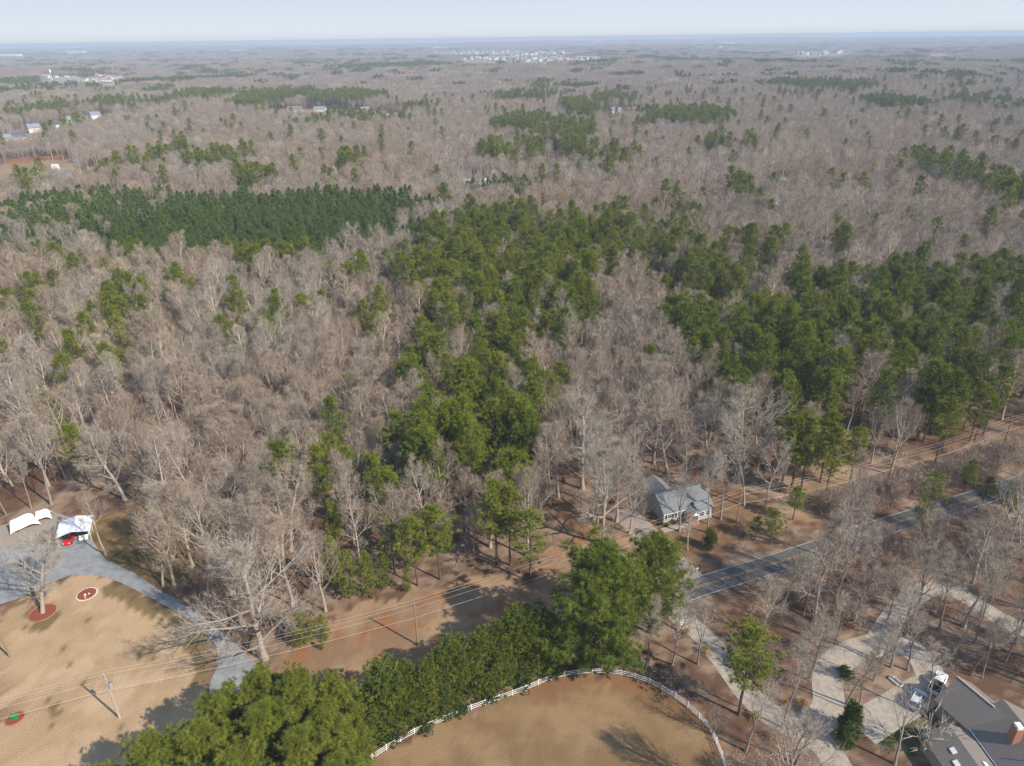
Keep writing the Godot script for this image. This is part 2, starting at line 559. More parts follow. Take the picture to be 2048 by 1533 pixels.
func make_kinds() -> void:
	var base := {"seg": [8, 5, 4, 2], "sides": [7, 5, 3, 3], "trunk_levels": 2, "wob": 0.10, "trop": 0.10, "fine": 3, "fine_len": 1.15, "fine_w": 0.036, "start": [0.4, 0.25, 0.2], "ang": [0.85, 0.75, 0.7], "ratio": [0.42, 0.5, 0.5], "kids": [10, 6, 6], "twig": TWIG, "bark": PALE, "H": 20.0, "r": 0.26}
	var forms := {
		"tall": {"lean": 0.06, "R": 4.8, "kids": [15, 9, 6]},
		"slender": {"H": 20.0, "r": 0.2, "R": 3.3, "kids": [13, 8, 6], "ratio": [0.28, 0.5, 0.5], "start": [0.48, 0.2, 0.2], "ang": [0.65, 0.7, 0.7], "bark": GREY},
		"vase": {"H": 18.5, "r": 0.3, "R": 5.8, "kids": [16, 10, 6], "ratio": [0.6, 0.48, 0.46], "start": [0.3, 0.3, 0.2], "ang": [0.75, 0.65, 0.7], "trop": 0.16},
		"broad": {"H": 18.0, "r": 0.36, "R": 6.6, "kids": [18, 11, 6], "ratio": [0.52, 0.48, 0.45], "start": [0.22, 0.2, 0.2], "ang": [1.05, 0.8, 0.8], "trop": 0.12, "wob": 0.13, "fine": 4},
		"forked": {"H": 12.0, "r": 0.3, "kids": [4, 12, 7], "ratio": [0.95, 0.42, 0.48], "start": [0.45, 0.3, 0.2], "ang": [0.4, 0.75, 0.75], "bark": GREY, "trunk_levels": 2},
	}
	for f in forms:
		for k in 3 if f in ["tall", "vase"] else 2:
			var S: Dictionary = base.duplicate()
			S.merge(forms[f], true)
			kind_of_tree(f, bare_tree(S))
	var hero: Dictionary = base.duplicate()
	hero.merge({"H": 20.0, "r": 0.42, "R": 9.5, "kids": [20, 12, 8], "ratio": [0.62, 0.44, 0.4], "start": [0.14, 0.15, 0.2], "ang": [1.0, 0.75, 0.75], "trop": 0.1, "wob": 0.13, "fine": 4, "fine_w": 0.036, "bark": Color(0.5, 0.44, 0.37)}, true)
	kind_of_tree("spreading", bare_tree(hero))
	kind_of_tree("spreading", bare_tree(hero))
	var pbase := {"H": 20.0, "r": 0.24, "cs": 0.42, "nb": 52, "R": 4.2, "tufts": 15, "puffs": 3, "blades": 18, "size": 0.85, "w": 0.1, "bs": 1.0, "shape": "dome", "bark": DARKBARK, "dark": Color(0.065, 0.10, 0.013), "light": Color(0.24, 0.26, 0.032), "droop": -0.1}
	var pforms := {
		"loblolly": {"H": 22.0},
		"open_pine": {"cs": 0.34, "nb": 38, "tufts": 12, "R": 4.1, "inner": 0.6},
		"young_pine": {"H": 17.0, "r": 0.15, "cs": 0.3, "nb": 46, "R": 3.1, "tufts": 10, "shape": "cone", "dark": Color(0.05, 0.095, 0.024), "light": Color(0.155, 0.20, 0.042), "droop": 0.15, "inner": 0.3},
		"large_pine": {"H": 20.0, "r": 0.36, "nb": 130, "R": 6.4, "tufts": 36, "puffs": 4, "blades": 26, "size": 0.78, "w": 0.07, "cs": 0.16, "light": Color(0.225, 0.245, 0.035)},
		"field_pine": {"H": 10.0, "r": 0.14, "cs": 0.1, "nb": 46, "R": 2.5, "tufts": 12, "puffs": 3, "size": 0.55, "blades": 15, "w": 0.14, "light": Color(0.24, 0.265, 0.035)},
	}
	for f in pforms:
		for k in 4 if f == "loblolly" else 3 if f in ["young_pine", "field_pine"] else 2:
			var S: Dictionary = pbase.duplicate()
			S.merge(pforms[f], true)
			kind_of_tree(f, pine_tree(S))
	for k in 2:
		kind_of_tree("evergreen", leafy_bush({"H": 13.0, "r": 0.2, "R": 4.0, "lumps": 40, "tufts": 3200, "blades": 14, "size": 0.6, "w": 0.2, "bark": DARKBARK, "dark": Color(0.045, 0.075, 0.015), "light": Color(0.19, 0.21, 0.028)}))
	for k in 2:
		kind_of_tree("cedar", leafy_bush({"H": 9.0, "r": 0.14, "R": 2.1, "lumps": 22, "tufts": 1100, "blades": 7, "size": 0.55, "w": 0.3, "bark": DARKBARK, "dark": Color(0.04, 0.07, 0.018), "light": Color(0.11, 0.14, 0.03)}))
	kind_of_tree("shrub", leafy_bush({"H": 1.7, "r": 0.05, "R": 1.1, "lumps": 9, "tufts": 240, "blades": 6, "size": 0.3, "w": 0.45, "bark": DARKBARK, "dark": Color(0.03, 0.055, 0.015), "light": Color(0.09, 0.12, 0.03)}))
	kind_of_tree("forsythia", leafy_bush({"H": 1.8, "r": 0.05, "R": 1.4, "lumps": 9, "tufts": 200, "blades": 5, "size": 0.28, "w": 0.3, "bark": DARKBARK, "dark": Color(0.22, 0.13, 0.02), "light": Color(0.42, 0.27, 0.03)}))
	kind_of_tree("twiggy", bare_tree({"seg": [3, 3, 2], "sides": [4, 3, 3], "trunk_levels": 1, "wob": 0.15, "trop": 0.1, "fine": 4, "fine_len": 0.7, "fine_w": 0.04, "start": [0.1, 0.2], "ang": [0.8, 0.7], "ratio": [0.75, 0.5], "kids": [9, 6], "twig": Color(0.37, 0.31, 0.26), "bark": GREY, "H": 2.6, "r": 0.05}))

# one tree as a thing with trunk and crown
func tree(form: String, which: int, at: Vector3, h: float, wide: float, label: String, group := "", called := "", tint: Material = null, category := "tree") -> Node3D:
	var k: Dictionary = kinds[form][which % kinds[form].size()]
	var leafy: bool = form in LEAFY
	var o := thing(called if called else ("pine_tree" if form in PINES else "evergreen_tree" if leafy else "bare_tree"), label, category, at, fposmod(at.x * 12.9898 + at.z * 78.233, TAU), group)
	o.scale = Vector3(wide, h, wide)
	obj("trunk", k.trunk, M.bark if not leafy else M.pine_bark, o)
	obj("crown", k.crown, tint if tint else (M.needles if leafy else M.twigs), o)
	return o

const PINES := ["field_pine", "loblolly", "open_pine", "young_pine", "large_pine"]
const LEAFY := ["field_pine", "loblolly", "open_pine", "young_pine", "large_pine", "evergreen", "cedar", "shrub", "forsythia"]

func spot(form: String, which: int, at: Vector3, metres: float, wide: float, label: String, group := "") -> Node3D:
	var own: float = {"field_pine": 10.0, "tall": 20.0, "slender": 20.0, "vase": 18.0, "broad": 18.0, "forked": 19.0, "spreading": 21.0, "loblolly": 22.0, "open_pine": 20.0, "young_pine": 17.0, "large_pine": 20.0, "evergreen": 13.0, "cedar": 9.0, "shrub": 2.0, "forsythia": 2.0, "twiggy": 2.8}[form]
	spots.append([at.x, at.z, 3.5 if metres > 6 else 1.5])
	return tree(form, which, at, metres / own, metres / own * wide, label, group, "shrub" if form in ["shrub", "forsythia", "twiggy"] else "", null, "shrub" if form in ["shrub", "forsythia", "twiggy"] else "tree")

# ---------------------------------------------------------------- woods
func scatter(called: String, parent: Node3D, mesh: Mesh, m: Material, where: Array, tint: PackedColorArray) -> void:
	if where.is_empty():
		return
	var mm := MultiMesh.new()
	mm.transform_format = MultiMesh.TRANSFORM_3D
	mm.use_colors = true
	mm.mesh = mesh
	mm.instance_count = where.size()
	for k in where.size():
		mm.set_instance_transform(k, where[k])
		mm.set_instance_color(k, tint[k])
	var o := MultiMeshInstance3D.new()
	o.multimesh = mm
	o.material_override = m
	o.name = called
	o.set_meta("kind", "stuff")
	parent.add_child(o, true)

func blocked(x: float, z: float) -> bool:
	var p := Vector2(x, z)
	for poly in clear_zones:
		if inside(p, poly):
			return true
	for q in roads:
		if near_line(p, q[0], q[1]):
			return true
	for s in spots:
		if absf(x - s[0]) < s[2] and absf(z - s[1]) < s[2]:
			return true
	return false

func place_phrase(x: float, z: float) -> String:
	var d := Vector2(x, z)
	if d.distance_to(Vector2(39, -134)) < 32:
		return "in front of the grey house" if z > -131 else "behind the grey house"
	if x > 22 and z > -112 + (x - 22) * -0.37:
		return "below the two lane road" if x < 60 else "facing the cleared strip" if z < -105 else "beside the loop driveway"
	if x > 30 and z > -175:
		return "between road and mixed wood" if x < 90 else "near the farthest crossarm pole"
	if x < -62 and z > -150:
		return "behind the white canopies" if x < -95 else "above the bend of the grey driveway"
	if x < -30 and z > -150:
		return "in the wood beside the grey driveway"
	if z > -150:
		return "on the wood edge behind the verge"
	var depth := "at the front of " if z > -195 else "in the middle of " if z > -250 else "at the back of "
	if x < -100:
		return depth + "the wood beyond the canopies"
	if x < -30:
		return depth + "the wide bare wood"
	if x < 40:
		return depth + "the wood behind the verge"
	return depth + ("the wood behind the grey house" if x < 110 else "the wood beyond the road end")

func plant_woods() -> void:
	var bare_f := ["tall", "vase", "slender", "vase", "broad", "vase", "tall", "broad"]
	var near_bare: Array = []
	var near_pine: Array = []
	var mid: Array = []
	var z := -62.0
	var half := tan(deg_to_rad(40.0))
	while z > -1400.0:
		var step := 6.3 if z > -460 else 7.0
		var reach := -z * half + 30.0
		var x := -reach
		var again := false
		while x < reach:
			var px := x + rng.randf_range(-0.48, 0.48) * step
			var pz := z + rng.randf_range(-0.48, 0.48) * step
			if again or rng.randf() > 0.5 or pine_share(px, pz) < 0.72:
				x += step
				again = false
			else:
				again = true
			var d := sqrt(px * px + pz * pz)
			var roll := rng.randf()
			var roll2 := rng.randf()
			var shade0 := rng.randf()
			var size := rng.randf_range(0.68, 1.15)
			var turn := rng.randf() * TAU
			if d < 420 and blocked(px, pz):
				continue
			if Vector2(px, pz).distance_to(Vector2(53, -123)) < 12.0:
				continue                                            # the sunny lawn before the grey house
			if in_clearing(px, pz):
				continue
			var dense := 0.86 + 0.5 * n_mid.get_noise_2d(px * 1.2 + 400, pz * 1.2)
			if px > 20 and pz > -112 + (px - 22) * -0.37:
				dense = 0.52                                        # the thin wood round the brown roofed house
			elif d < 420 and px > 50 and pz > -165:
				dense *= 0.75
			if d < 260 and near_line(Vector2(px, pz), roads[0][0], 9.0):
				dense *= 0.85
			var ps := pine_share(px, pz)
			if ps > 0.55:
				dense = 0.97
			if rng.randf() > dense:
				continue
			var pine := roll < ps
			var form := ""
			if pine:
				form = "loblolly" if roll2 < 0.72 else "open_pine"
				size = rng.randf_range(0.78, 1.16)
				for e in patches:
					if e.size() > 5 and absf(px - e[0]) < e[2] * 1.1 and absf(pz - e[1]) < e[3] * 1.1:
						form = "young_pine"
						size = lerpf(0.82, 1.02, shade0)
			else:
				form = bare_f[int(roll2 * 7.99)]
			var shade := rng.randf()
			var rec := [d, form, rng.randi() % 12, Vector3(px, height(px, pz), pz), turn, size, shade]
			if d > 430:
				mid.append(rec)
			elif pine:
				near_pine.append(rec)
			else:
				near_bare.append(rec)
		z -= step
	near_bare.sort_custom(func(a, b): return a[0] < b[0])
	near_pine.sort_custom(func(a, b): return a[0] < b[0])
	var wood := {}
	for list in [near_bare, near_pine]:
		var singles := 0
		for rec in list:
			var p: Vector3 = rec[3]
			var form: String = rec[1]
			var leafy: bool = form in LEAFY
			if singles < (215 if not leafy else 250) and absf(p.x) < -p.z * 0.80 + 6.0:
				singles += 1
				var where := place_phrase(p.x, p.z)
				var look := ""
				if leafy:
					look = {"loblolly": "round crowned pine ", "open_pine": "thin crowned pine ", "young_pine": "young pointed pine "}[form]
				else:
					look = {"tall": "bare hardwood ", "slender": "slender bare hardwood ", "vase": "fan limbed hardwood ", "broad": "broad bare hardwood ", "forked": "forked bare hardwood "}[form]
				var tone: String = ["deep green ", "bright green ", "soft green "][int(rec[6] * 2.99)] if leafy else ["brown twigged ", "grey twigged ", "pinkish twigged "][int(rec[6] * 2.99)]
				look = ("low " if rec[5] < 0.87 else "tall " if rec[5] > 1.02 else "") + tone + look
				var o := tree(form, rec[2], p, rec[5], rec[5] * lerpf(0.9, 1.1, rec[6]), look + where, look + where)
				o.rotation.y = rec[4]
				if not leafy:
					var crown: MeshInstance3D = o.get_node("crown")
					crown.material_override = M["twigs%d" % (int(rec[6] * 2.99))]
					if form != "vase" and p.x > 22 and p.z > -140:
						o.get_node("trunk").material_override = M.bark_dark
				else:
					o.get_node("crown").material_override = M["needles%d" % (int(rec[6] * 2.99))]
			else:
				var key := "%s:%d" % [form, rec[2] % kinds[form].size()]
				if not wood.has(key):
					wood[key] = [[], PackedColorArray()]
				wood[key][0].append(Transform3D(Basis(Vector3.UP, rec[4]).scaled(Vector3(rec[5], rec[5], rec[5])), p))
				wood[key][1].append(tint_of(rec[6], leafy, p))
	var bare := thing("bare_woodland", "leafless grey brown hardwood trees that fill the woodland", "woodland")
	var green := thing("pine_woodland", "dark green pines that stand in groves through the woodland", "woodland")
	bare.set_meta("kind", "stuff")
	green.set_meta("kind", "stuff")
	for key in wood:
		var f: String = key.get_slice(":", 0)
		var leafy: bool = f in LEAFY
		scatter("pine_trees" if leafy else "bare_trees", green if leafy else bare, kinds[f][int(key.get_slice(":", 1))].all, M.needles if leafy else M.twigs, wood[key][0], wood[key][1])
	# farther on: the same kinds with fewer, broader twigs
	var lod := {"bare": [], "pine": [], "young": []}
	for k in 4:
		lod.bare.append(both(dome_tree([19.0, 17.5, 20.0, 18.5][k], [4.3, 5.0, 4.0, 4.7][k], 440, 1.6, 0.13)))
		lod.pine.append(both(pine_tree({"H": 22.0, "r": 0.24, "sides": 4, "cs": [0.42, 0.5, 0.36, 0.46][k], "nb": 40, "R": [4.2, 3.6, 4.6, 3.9][k], "tufts": 8, "puffs": 2, "blades": 6, "size": 1.05, "w": 0.38, "bs": 1.3, "shape": "dome", "bark": DARKBARK, "dark": Color(0.07, 0.105, 0.013), "light": Color(0.265, 0.28, 0.03)})))
		lod.young.append(both(pine_tree({"H": 17.0, "r": 0.15, "sides": 4, "cs": 0.3, "nb": 38, "R": 3.2, "tufts": 6, "blades": 5, "size": 1.2, "w": 0.36, "bs": 1.3, "shape": "cone", "bark": DARKBARK, "dark": Color(0.05, 0.095, 0.024), "light": Color(0.155, 0.20, 0.042)})))
	var far := {}
	for rec in mid:
		var leafy: bool = rec[1] in LEAFY
		var which := "young" if rec[1] == "young_pine" else "pine" if leafy else "bare"
		var key := "%s:%d" % [which, rec[2] % 4]
		if not far.has(key):
			far[key] = [[], PackedColorArray()]
		far[key][0].append(Transform3D(Basis(Vector3.UP, rec[4]).scaled(Vector3(rec[5], rec[5], rec[5])), rec[3]))
		far[key][1].append(tint_of(rec[6], leafy, rec[3]))
	for key in far:
		var f: String = key.get_slice(":", 0)
		scatter("bare_trees" if f == "bare" else "pine_trees", bare if f == "bare" else green, lod[f][int(key.get_slice(":", 1))], M.twigs if f == "bare" else M.needles, far[key][0], far[key][1])
	# the far woods, a clump of crowns at a time
	var clump := {"bare": [], "pine": []}
	for k in 3:
		for f in ["bare", "pine"]:
			var mb := Mb.new()
			for j in 12:
				var t: Array
				if f == "bare":
					t = dome_tree(18.0, 4.8, 110, 2.3, 0.4)
				else:
					t = pine_tree({"H": 19.0, "r": 0.24, "sides": 3, "cs": 0.4, "nb": 16, "R": 4.2, "tufts": 4, "blades": 5, "size": 2.2, "w": 0.5, "bs": 1.0, "shape": "dome", "bark": DARKBARK, "dark": Color(0.065, 0.10, 0.016), "light": Color(0.19, 0.22, 0.03)})
				var place := Transform3D(Basis(Vector3.UP, rng.randf() * TAU).scaled(Vector3.ONE * rng.randf_range(0.8, 1.15)), Vector3((j % 4) * 7.5 - 11 + rng.randf_range(-2.5, 2.5), 0, (j / 4) * 9.0 - 9 + rng.randf_range(-3, 3)))
				mb.add(t[0], place)
				mb.add(t[1], place)
			clump[f].append(mb.mesh())
	var bands := [[1400.0, 4200.0, 25.0, 1.0], [4200.0, 15200.0, 52.0, 2.0]]
	var acc := {}
	for b in bands:
		z = -b[0]
		while z > -b[1]:
			var reach := -z * half
			var x := -reach
			while x < reach:
				var px: float = x + rng.randf_range(-0.5, 0.5) * b[2]
				var pz: float = z + rng.randf_range(-0.5, 0.5) * b[2]
				x += b[2]
				if in_clearing(px, pz):
					continue
				var f := "pine" if rng.randf() < pine_share(px, pz) * 0.95 else "bare"
				var key := "%s:%d" % [f, rng.randi() % 3]
				if not acc.has(key):
					acc[key] = [[], PackedColorArray()]
				var tall := rng.randf_range(0.8, 1.1)
				acc[key][0].append(Transform3D(Basis(Vector3.UP, rng.randf() * TAU).scaled(Vector3(b[3] * 1.05, tall, b[3] * 1.05)), Vector3(px, height(px, pz) - 1.0, pz)))
				acc[key][1].append(tint_of(rng.randf(), f == "pine", Vector3(px, 0, pz)))
			z -= b[2]
	for key in acc:
		var f: String = key.get_slice(":", 0)
		scatter("bare_trees" if f == "bare" else "pine_trees", bare if f == "bare" else green, clump[f][int(key.get_slice(":", 1))], M.twigs if f == "bare" else M.needles, acc[key][0], acc[key][1])
	# saplings and brush under the trees and along the edges
	var brush := thing("undergrowth", "thin bare saplings and brush under the trees", "undergrowth")
	brush.set_meta("kind", "stuff")
	var w: Array = []
	var t := PackedColorArray()
	for k in 14000:
		var pz := -rng.randf_range(66, 330)
		var px := rng.randf_range(-1, 1) * (-pz * 0.8 + 10)
		var keep := rng.randf()
		var low_wood: bool = px > 20 and pz > -112 + (px - 22) * -0.37
		if blocked(px, pz) or n_mid.get_noise_2d(px * 3, pz * 3) < (-0.12 if low_wood else 0.0):
			continue
		if keep > (1.0 if low_wood else 0.25):
			continue
		var s := rng.randf_range(0.5, 1.7)
		w.append(Transform3D(Basis(Vector3.UP, rng.randf() * TAU).scaled(Vector3(s, s * rng.randf_range(0.7, 1.4), s)), Vector3(px, 0, pz)))
		t.append(Color(1, 0.95, 0.92).lerp(Color(0.7, 0.55, 0.48), rng.randf()))
	var strip := PackedVector2Array([Vector2(69.2, -135.3), Vector2(89.6, -144.1), Vector2(112.1, -153.7), Vector2(136.2, -163), Vector2(132.4, -153.2), Vector2(119.4, -146.6), Vector2(93.1, -136.4), Vector2(73.6, -129.2)])
	for k in 2600:
		var px := rng.randf_range(60, 150)
		var pz := rng.randf_range(-175, -115)
		var p := Vector2(px, pz)
		if not inside(p, strip) or near_line(p, roads[0][0], 4.4):
			continue
		var s := rng.randf_range(0.7, 1.6)
		w.append(Transform3D(Basis(Vector3.UP, rng.randf() * TAU).scaled(Vector3(s, s * rng.randf_range(0.8, 1.3), s)), Vector3(px, 0, pz)))
		t.append(Color(1.05, 1.0, 0.97).lerp(Color(0.8, 0.72, 0.66), rng.randf()))
	scatter("saplings", brush, kinds.twiggy[0].all, M.twigs, w, t)

func tint_of(u: float, leafy: bool, p: Vector3) -> Color:
	var f := 0.5 + n_mid.get_noise_2d(p.x * 0.8 + 31, p.z * 0.8) * 0.8
	if leafy:
		return Color(0.72, 0.82, 0.85).lerp(Color(1.15, 1.12, 0.95), clampf(u * 0.7 + f * 0.3, 0, 1))
	var c := Color(0.98, 0.98, 1.0).lerp(Color(1.02, 0.96, 0.9), sst(0.3, 0.7, f))
	if n_mid.get_noise_2d(p.x * 0.5 - 200, p.z * 0.5) > 0.15:
		c = c.lerp(Color(0.93, 0.84, 0.79), 0.6)
	return c * lerpf(0.82, 1.08, u) if u < 0.95 else c * 1.3

# ---------------------------------------------------------------- built things
func gable(mb: Mb, x0: float, x1: float, z0: float, z1: float, eave: float, ridge: float, over := 0.35, thick := 0.16) -> void:   # ridge along x
	var zm := (z0 + z1) / 2
	var drop := (ridge - eave) / (absf(z1 - z0) / 2) * over
	var a := [Vector3(x0 - over, eave - drop, z0 - over), Vector3(x0 - over, ridge, zm), Vector3(x0 - over, eave - drop, z1 + over)]
	var b := [Vector3(x1 + over, eave - drop, z0 - over), Vector3(x1 + over, ridge, zm), Vector3(x1 + over, eave - drop, z1 + over)]
	var d := Vector3(0, thick, 0)
	mb.quad(a[2] + d, b[2] + d, b[1] + d, a[1] + d)
	mb.quad(b[0] + d, a[0] + d, a[1] + d, b[1] + d)
	mb.quad(b[2], a[2], a[1], b[1]); mb.quad(a[0], b[0], b[1], a[1])
	mb.quad(a[2], b[2], b[2] + d, a[2] + d); mb.quad(b[0], a[0], a[0] + d, b[0] + d)
	for k in 2:
		mb.quad(a[k], a[k + 1], a[k + 1] + d, a[k] + d)
		mb.quad(b[k + 1], b[k], b[k] + d, b[k + 1] + d)

func walls(mb: Mb, x0: float, x1: float, z0: float, z1: float, eave: float, ridge: float) -> void:
	mb.box(Vector3(x0, 0, z0), Vector3(x1, eave, z1))
	var zm := (z0 + z1) / 2
	mb.tri(Vector3(x0, eave, z0), Vector3(x0, eave, z1), Vector3(x0, ridge, zm))
	mb.tri(Vector3(x1, eave, z1), Vector3(x1, eave, z0), Vector3(x1, ridge, zm))

func turned() -> Transform3D:   # makes a ridge along x a ridge along z
	return Transform3D(Basis(Vector3.UP, PI / 2), Vector3.ZERO)

func add_window(parent: Node3D, at: Vector3, w: float, h: float, face := 0.0, shutters := false) -> void:
	var t := Transform3D(Basis(Vector3.UP, face), at)
	var f := Mb.new()
	for s in [-1, 1]:
		f.box(Vector3(s * w / 2 - 0.06, 0, -0.03), Vector3(s * w / 2 + 0.06, h, 0.07), t)
	f.box(Vector3(-w / 2 + 0.06, h - 0.12, -0.03), Vector3(w / 2 - 0.06, h, 0.07), t)
	f.box(Vector3(-w / 2 + 0.06, 0, -0.03), Vector3(w / 2 - 0.06, 0.1, 0.09), t)
	f.box(Vector3(-w / 2 + 0.06, h / 2 - 0.03, -0.02), Vector3(w / 2 - 0.06, h / 2 + 0.03, 0.05), t)
	var o := obj("window", f.mesh(), M.white_trim, parent)
	var g := Mb.new()
	g.box(Vector3(-w / 2 + 0.06, 0.1, -0.02), Vector3(w / 2 - 0.06, h - 0.12, 0.02), t)
	obj("pane", g.mesh(), M.dark_glass, o)
	if shutters:
		for s in [-1, 1]:
			var b := Mb.new()
			b.box(Vector3(s * (w / 2 + 0.31) - 0.22, 0, 0.003), Vector3(s * (w / 2 + 0.31) + 0.22, h, 0.06), t)
			obj("shutter", b.mesh(), M.shutter, o)

func grey_house() -> void:
	var u := Vector2(10.6, -3.6).normalized()
	var o := thing("ranch_house", "pale grey one storey house with blue grey shingle roof and small white porch", "house", Vector3(34.1, 0, -131), atan2(-u.y, u.x))
	var w := Mb.new()
	walls(w, 0, 12.2, -8, 0, 2.8, 5.2)
	obj("wall", w.mesh(), M.grey_siding, o)
	var wing := Mb.new()
	var wt := Transform3D(Basis(Vector3.UP, PI / 2), Vector3(4.0, 0, -9.6))
	var raw := Mb.new()
	walls(raw, -3.0, 3.0, -2.4, 2.4, 2.5, 4.2)
	wing.add(raw, wt)
	obj("rear_wing_wall", wing.mesh(), M.grey_siding, o)
	var r := Mb.new()
	gable(r, 0, 12.2, -8, 0, 2.8, 5.2)
	var rf := obj("roof", r.mesh(), M.grey_shingle, o)
	var r2 := Mb.new()
	raw = Mb.new()
	gable(raw, -3.0, 3.0, -2.4, 2.4, 2.5, 4.2)
	r2.add(raw, wt)
	obj("rear_wing_roof", r2.mesh(), M.grey_shingle, o)
	var bay := Mb.new()
	walls(bay, 7.6, 11.6, -1.5, 1.8, 2.75, 3.9)
	obj("front_bay_wall", bay.mesh(), M.grey_siding, o)
	var br := Mb.new()
	gable(br, 7.6, 11.6, -1.5, 1.8, 2.75, 3.9, 0.3)
	obj("front_bay_roof", br.mesh(), M.grey_shingle, o)
	var po := Mb.new()
	raw = Mb.new()
	gable(raw, -1.4, 1.4, -1.0, 1.0, 2.5, 3.2, 0.2)
	po.add(raw, Transform3D(Basis(Vector3.UP, PI / 2), Vector3(6.4, 0, 1.3)))
	obj("porch_roof", po.mesh(), M.grey_shingle, o)
	var pg := Mb.new()
	pg.tri(Vector3(5.3, 2.45, 2.86), Vector3(7.5, 2.45, 2.86), Vector3(6.4, 3.2, 2.86))
	pg.box(Vector3(5.3, 2.28, 2.6), Vector3(7.5, 2.45, 2.85))
	obj("porch_gable", pg.mesh(), M.white_trim, o)
	for x in [5.45, 7.35]:
		var c := Mb.new()
		c.tube(PackedVector3Array([Vector3(x, 0.2, 2.6), Vector3(x, 2.3, 2.6)]), PackedFloat32Array([0.11, 0.1]), 8)
		obj("porch_column", c.mesh(), M.white_trim, o)
	var st := Mb.new()
	st.box(Vector3(5.2, 0, 0.05), Vector3(7.55, 0.2, 2.9))
	st.box(Vector3(5.6, 0, 2.9), Vector3(7.2, 0.1, 3.3))
	obj("porch_floor", st.mesh(), M.brick, o)
	var dm := Mb.new()
	dm.box(Vector3(5.95, 0.2, 0.0), Vector3(6.9, 2.3, 0.06))
	obj("door", dm.mesh(), M.shutter, o)
	add_window(o, Vector3(1.5, 0.9, 0), 1.1, 1.45, 0.0, true)
	add_window(o, Vector3(4.0, 0.9, 0), 1.1, 1.45, 0.0, true)
	add_window(o, Vector3(8.8, 0.95, 1.8), 1.3, 1.3)
	add_window(o, Vector3(10.4, 0.95, 1.8), 1.3, 1.3)
	add_window(o, Vector3(0, 0.9, -3.5), 1.0, 1.3, -PI / 2)
	var ch := Mb.new()
	ch.box(Vector3(12.2, 0, -3.4), Vector3(12.8, 6.0, -2.2))
	obj("chimney", ch.mesh(), M.brick, o)
	var fr := Mb.new()
	for z in [0.36, -8.36]:
		fr.box(Vector3(-0.33, 2.4, z - 0.03), Vector3(12.53, 2.57, z + 0.03))
	obj("fascia", fr.mesh(), M.white_trim, rf)

